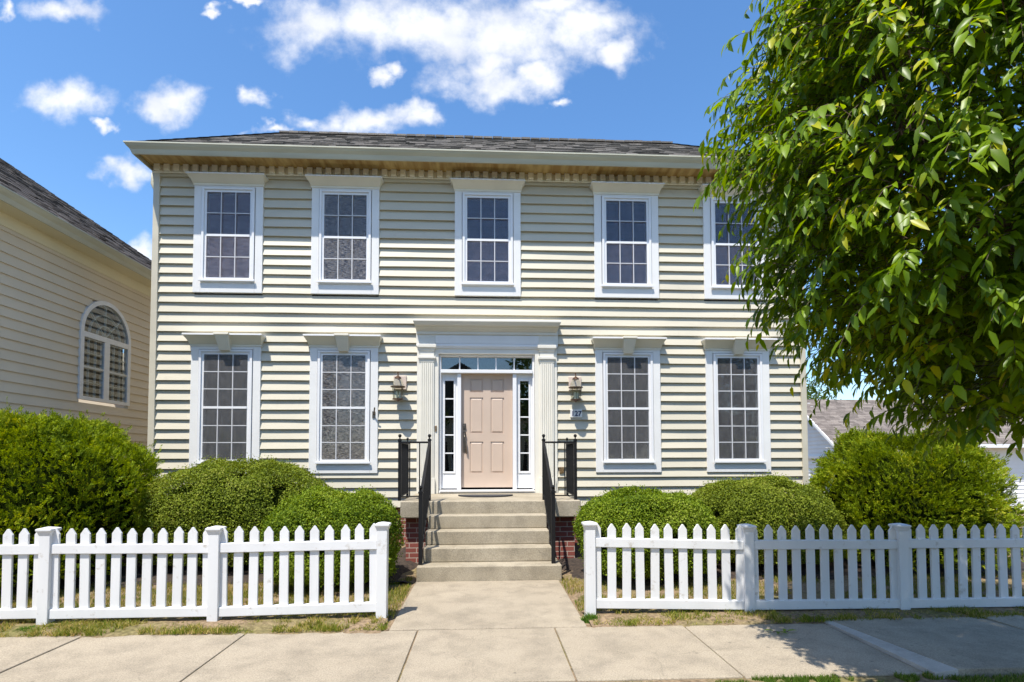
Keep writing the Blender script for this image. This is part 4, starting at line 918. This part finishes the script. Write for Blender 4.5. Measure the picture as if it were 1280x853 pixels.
for a in (math.pi / 4, math.pi / 2, 3 * math.pi / 4):
    ca, sa = math.cos(a), math.sin(a); px_, pz_ = -sa * .007, ca * .007
    s.rings([[(xx, YC + ca * r_ + sg * px_, WSP + sa * r_ + sg * pz_) for xx, sg in ((x0, 1), (x1 - .004, 1), (x1 - .004, -1), (x0, -1))] for r_ in (0.02, RA - .06)])
s.build('sash', M['muntin'], wo)
g = MB(); ar = arc(RA - .03); poly = [(WY0, WZ0 + .03)] + [(y, z) for y, z in reversed(ar)] + [(WY1, WZ0 + .03)]
g.rings([[(NX + .016, y, z) for y, z in poly], [(NX + .020, y, z) for y, z in poly]]); g.build('glass', M['glass'], wo)
M['nb_blind'] = mat('half_open_blind', (0.055, 0.048, 0.036), 0.8, 0, 1.0, col2=(0.022, 0.02, 0.017), stretch=(1, 0.3, 40), det=2)
g = MB(); g.rings([[(NX - .10, y, z) for y, z in poly], [(NX - .09, y, z) for y, z in poly]]); g.build('blind', M['nb_blind'], wo)

# ------------------------------------------------------------------ garage behind, on the right
ga = tag(empty('garage', (16, 21, -0.5)), 'white sided garage with a brown shingle roof behind the yard at the right', 'garage')
GXX = 13.5; YE, YR, ZE, ZR = 19.85, 22.3, 2.10, 3.90
w = MB()
k = 0; z = -0.5
while z < ZR - 0.1:                                   # lapped gable wall (faces left) and front wall
    zt = min(z + 0.16, ZR - .05)
    yv = YE + 0.25 if z < ZE else YE + 0.25 + (z - ZE) / (ZR - ZE) * (YR - YE - 0.25)
    ye = 2 * YR - yv
    w.rings([[(GXX + .1, yv, z), (GXX - .03, yv, z), (GXX + .003, yv, zt), (GXX + .1, yv, zt)], [(GXX + .1, ye, z), (GXX - .03, ye, z), (GXX + .003, ye, zt), (GXX + .1, ye, zt)]])
    if zt < ZE + .1:
        yf = YE + .25; w.rings([[(GXX - .01, yf + .1, z), (GXX - .01, yf - .015, z), (GXX - .01, yf + .003, zt), (GXX - .01, yf + .1, zt)], [(34, yf + .1, z), (34, yf - .015, z), (34, yf + .003, zt), (34, yf + .1, zt)]])
    z = zt
w.build('wall', M['garage_siding'], ga)
q = MB(); q.box(GXX - .12, GXX - .031, YE + .2, 2 * YR - YE - .2, 1.50, 1.60); q.build('belt_board', M['white'], ga)
q = MB()
for sg in (1, -1):
    ye = YR - sg * (YR - YE + 0.2)
    ze = ZE - 0.2 * (ZR - ZE) / (YR - YE)
    q.rings([[(GXX - .52, YR, ZR - .02), (GXX - .47, YR, ZR - .02), (GXX - .47, YR, ZR + .10), (GXX - .52, YR, ZR + .10)], [(GXX - .52, ye, ze - .02), (GXX - .47, ye, ze - .02), (GXX - .47, ye, ze + .10), (GXX - .52, ye, ze + .10)]])
q.build('rake_board', M['white'], ga)
q = MB(); ze = ZE - 0.2 * (ZR - ZE) / (YR - YE)
q.box(GXX - .48, 34.2, YE - .2, YE + .3, ze - .05, ze - .02); q.box(GXX - .48, 34.2, YE - .26, YE - .201, ze - .06, ze + .08); q.build('eave_fascia', M['white'], ga)
rf = MB(); SL = (ZR - ZE) / (YR - YE)
rf.face((GXX - .5, YE - .2, ze + .09), (34.2, YE - .2, ze + .09), (34.2, YR, ZR + .09), (GXX - .5, YR, ZR + .09))
rf.face((GXX - .5, 2 * YR - YE + .2, ze + .09), (34.2, 2 * YR - YE + .2, ze + .09), (34.2, YR, ZR + .09), (GXX - .5, YR, ZR + .09))
for i in range(27):
    t0, t1 = i / 27, (i + 1.1) / 27; x = GXX - .5
    while x < 24:
        wd = r5.choice((0.2, 0.28, 0.36)); lf = r5.uniform(.008, .018); P = lambda t, xx, l: (xx, YE - .2 + (YR - YE + .2) * t, ze + .09 + (ZR - ze) * t + l)
        rf.rings([[P(t0, x, 0), P(t0, x + wd, 0), P(t0, x + wd, lf), P(t0, x, lf)], [P(t1, x, 0), P(t1, x + wd, 0), P(t1, x + wd, .003), P(t1, x, .003)]]); x += wd + .004
rf.build('roof', M['roof_brown'], ga)

# ------------------------------------------------------------------ trees
def leaf_mesh(pos, ax, nrm_, L, W, curl, g):
    n = len(pos); side = unit(np.cross(ax, nrm_)); nr2 = unit(np.cross(side, ax))
    T = np.array([[0, 0, 0], [.32, 0, 0], [.68, 0, 0], [1, 0, 0], [.28, .46, .16], [.64, .40, .14], [.28, -.46, .16], [.64, -.40, .14]])
    a = T[None, :, 0] * L[:, None]; s_ = T[None, :, 1] * W[:, None]; u = T[None, :, 2] * W[:, None] - (T[None, :, 0] ** 2) * curl[:, None] * L[:, None]
    v = pos[:, None] + ax[:, None] * a[..., None] + side[:, None] * s_[..., None] + nr2[:, None] * u[..., None]
    tri = np.array([[0, 1, 4], [1, 5, 4], [1, 2, 5], [2, 3, 5], [0, 6, 1], [1, 6, 7], [1, 7, 2], [2, 7, 3]])
    f_ = (np.arange(n)[:, None, None] * 8 + tri[None]).reshape(-1, 3)
    return v.reshape(-1, 3), f_
M['tree_leaf'] = leaf_mat('zelkova_leaf', (0.065, 0.13, 0.005), (0.20, 0.315, 0.008), (0.44, 0.45, 0.02), 0.45, 0.38, p3=0.10, nscale=1.4, spec=0.3)
def street_tree():
    g = np.random.default_rng(77)
    base = np.array([4.05, 3.05, -0.02]); C = np.array([3.60, 3.25, 3.95]); RX = np.array([1.78, 1.74, 2.48])
    o = tag(empty('street_tree', tuple(base)), 'leafy green street tree with drooping twigs overhanging the right of the fence', 'tree')
    tk = MB()
    tk.tube([base, base + [0.0, 0, 0.6], base + [-.03, .02, 1.3], base + [-.08, .05, 1.9]], [0.14, 0.105, 0.09, 0.085], 14)
    fork = base + [-.08, .05, 1.9]; limb_pts = []
    for i in range(11):
        a = i / 11 * 6.283 + g.uniform(-.25, .25); el = g.uniform(0.35, 1.25); ln = g.uniform(1.3, 2.3)
        dv = np.array([math.cos(a) * math.cos(el), math.sin(a) * math.cos(el), math.sin(el)]); pts = []
        for t in np.linspace(0, 1, 7):
            pts.append(fork + [0, 0, .1 * (i % 4)] + dv * ln * t + np.array([-.25 * t, .05 * t, 0.25 * t * (1 - t) - 0.15 * t * t]))
        tk.tube(pts, [0.055, 0.046, 0.04, 0.033, 0.026, 0.019, 0.012], 7); limb_pts += pts[2:]
    limb_pts += [fork + np.array([-.1, 0, .3 * k]) for k in range(1, 8)]
    tk.tube([fork, fork + [-.1, .03, 1.0], fork + [-.2, .05, 2.2], fork + [-.22, .05, 3.3]], [0.085, 0.06, 0.035, 0.012], 8)
    tk.build('trunk', M['bark'], o, smooth=True)
    limb_pts = np.array(limb_pts)
    NT = 8200
    d = unit(g.normal(size=(NT * 2, 3))); rad = g.uniform(0.50, 1.0, NT * 2) ** 0.7
    P = C + d * RX * rad[:, None]
    lum = vnoise(P * 1.5, 5) * .65 + vnoise(P * 3.1, 6) * .35
    edge = 0.74 + 0.55 * vnoise(d * 2.6 + 7, 8)
    edge = edge * (1 - 0.13 * np.exp(-((P[:, 2] - 3.12) / 0.32) ** 2) + 0.16 * np.exp(-((P[:, 2] - 2.35) / 0.35) ** 2))
    keep = (lum > 0.22) & (P[:, 2] > 1.55) & (rad < edge)
    # the crown is lower towards its middle than at its street-side edge
    P, d, rad = P[keep][:NT], d[keep][:NT], rad[keep][:NT]
    LP, LA, LN, LL = [], [], [], []; tw = MB()
    for p, dd, rr_ in zip(P, d, rad):
        out = np.array([dd[0], dd[1], 0.0]); out /= max(np.linalg.norm(out), .2); out = out + g.normal(size=3) * .35; out[2] = g.uniform(.0, .6)
        out /= np.linalg.norm(out); ln = g.uniform(.26, .52) * (1.1 if rr_ > .8 else .9); droop = g.uniform(.25, .95)
        nl = int(ln / .040); sgn = 1; pts = []
        for k in range(nl + 1):
            t = k / nl; q = p + out * ln * t * (1 - .25 * t) + np.array([0, 0, -droop * ln * t * t * .75]); pts.append(q)
        if q[2] < 1.56 + 0.12 * math.sin(p[0] * 5) * math.cos(p[1] * 4): continue
        pts = np.array(pts); tw.tube(pts[::3], list(np.linspace(.0035, .0012, len(pts[::3]))), 3) if len(pts[::3]) > 1 else None
        for k in range(1, nl + 1):
            dr = pts[k] - pts[k - 1]; dr /= np.linalg.norm(dr); sd = np.cross(dr, [0, 0, 1.0]); sd /= max(np.linalg.norm(sd), .1)
            a = dr * .65 + sd * sgn * .6 + np.array([0, 0, -.45]) + g.normal(size=3) * .22; a /= np.linalg.norm(a)
            nrm_ = np.array([0, 0, 1.0]) + out * .8 + g.normal(size=3) * .35
            LP.append(pts[k]); LA.append(a); LN.append(nrm_); LL.append(g.uniform(.06, .135) * (1 - .25 * (k == nl))); sgn = -sgn
    # branchlets from the limbs to the twig bases
    sel = g.choice(len(P), 140, replace=False)
    for i in sel:
        j = np.argmin(((limb_pts - P[i]) ** 2).sum(1)); a, c_ = limb_pts[j], P[i]; m_ = (a + c_) / 2 + [0, 0, .12]
        tw.tube([a, m_, c_], [.010, .007, .0035], 4)
    tw.build('twigs', M['bark'], o)
    LP, LA, LN, LL = np.array(LP), np.array(LA), np.array(LN), np.array(LL)
    v, f_ = leaf_mesh(LP, LA, LN, LL, LL * g.uniform(.29, .42, len(LL)), g.uniform(.05, .35, len(LL)), g)
    np_mesh('foliage', v, f_, M['tree_leaf'], o)
    print('tree leaves', len(LL))
street_tree()

M['far_leaf'] = leaf_mat('far_tree_leaf', (0.045, 0.085, 0.02), (0.10, 0.15, 0.035), (0.17, 0.20, 0.06), 0.25)
def far_tree(x, y, z0, h, r, seed, label, n=7000, leaf=0.22, name='broadleaf_tree'):
    g = np.random.default_rng(seed); o = tag(empty(name, (x, y, z0)), label, 'tree')
    t = MB(); t.tube([(x, y, z0 - .1), (x + .05, y, z0 + h * .3), (x, y, z0 + h * .75)], [h * .03, h * .022, h * .008], 8)
    for i in range(6):
        a = i * 1.05; t.tube([(x, y, z0 + h * (.3 + .06 * i)), (x + r * .6 * math.cos(a), y + r * .6 * math.sin(a), z0 + h * (.5 + .06 * i))], [h * .012, h * .004], 6)
    t.build('trunk', M['bark'], o)
    d = unit(g.normal(size=(n, 3))); q = g.uniform(.45, 1, n) ** .6; P = np.array([x, y, z0 + h * .62]) + d * np.array([r, r, h * .40]) * (q * (.78 + .4 * vnoise(d * 2.4 + seed, seed)))[:, None]
    k = vnoise(P * 1.1, seed) > .32; P, d = P[k], d[k]; n = len(P)
    ax = unit(g.normal(size=(n, 3)) + np.array([0, 0, -.3])); nn_ = unit(d + g.normal(size=(n, 3)) * .5)
    v, f_ = leaf_quads(P, ax, nn_, g.uniform(.6, 1, n) * leaf, g.uniform(.4, .6, n) * leaf); np_mesh('crown', v, f_, M['far_leaf'], o)
far_tree(20.6, 34.5, -0.5, 7.3, 2.5, 51, 'distant green tree rising behind the brown garage roof')

# ------------------------------------------------------------------ across the street (seen mirrored in the panes)
for tx, ty, th, tr_, sd in ((-13, -17, 8.5, 3.4, 61), (-5.5, -19, 7.0, 2.8, 62), (4.6, -18, 11.0, 3.2, 63), (16, -17, 9.0, 3.6, 64)):
    far_tree(tx, ty, -0.01, th, tr_, sd, {61: 'tall broadleaf tree across the street, far left', 62: 'smaller broadleaf tree across the street before the gabled house', 63: 'broadleaf tree across the street right of the gabled house', 64: 'tallest broadleaf tree across the street, far right'}[sd], n=5000, leaf=0.42)
oh = tag(empty('gabled_house', (1, -25, 0)), 'grey gabled house standing across the street, mirrored in the door transom', 'house')
q = MB(); q.box(-8, 4, -30, -24, -0.3, 5.0); q.build('wall', M['nb_siding'], oh)
q = MB(); q.prism_y(-30.4, -23.6, [(-8.6, 4.8), (4.6, 4.8), (4.6, 5.0), (-2, 9.2), (-8.6, 5.0)]); q.build('roof', M['roof_nb'], oh)
for wx in (-6.2, -2.0, 2.2):
    for wz in (0.9, 3.2):
        q = MB(); casing_ring(q, wx, 0.6, 0.5, wz - .1, wz + 1.5, wz, wz + 1.4, -23.99, -23.93); wo2 = q.build('window', M['white'], oh)
        q = MB(); q.box(wx - .5, wx + .5, -23.985, -23.975, wz, wz + 1.4); q.build('pane', M['dark'], wo2)

# ------------------------------------------------------------------ a dropped sprig on the pavement
tw = tag(empty('fallen_twig', (2.55, 4.62, 0.006)), 'small fallen twig with green leaves lying on the sunlit sidewalk', 'twig')
q = MB(); q.tube([(2.49, 4.64, 0.008), (2.55, 4.62, 0.010), (2.62, 4.63, 0.008)], 0.003, 5); q.build('stem', M['bark'], tw)
g = np.random.default_rng(3); lp = np.array([[2.50, 4.64, .012], [2.54, 4.62, .012], [2.58, 4.62, .012], [2.61, 4.63, .012], [2.53, 4.625, .012]]); la = unit(np.array([[-1, .4, .1], [.3, -1, .15], [.5, .9, .1], [1, -.1, .2], [-.5, -.8, .1]], float))
v, f_ = leaf_mesh(lp, la, np.tile([[0.1, 0, 1.0]], (5, 1)), np.full(5, .085), np.full(5, .036), np.full(5, .1), g); np_mesh('leaf', v, f_, M['tree_leaf'], tw)
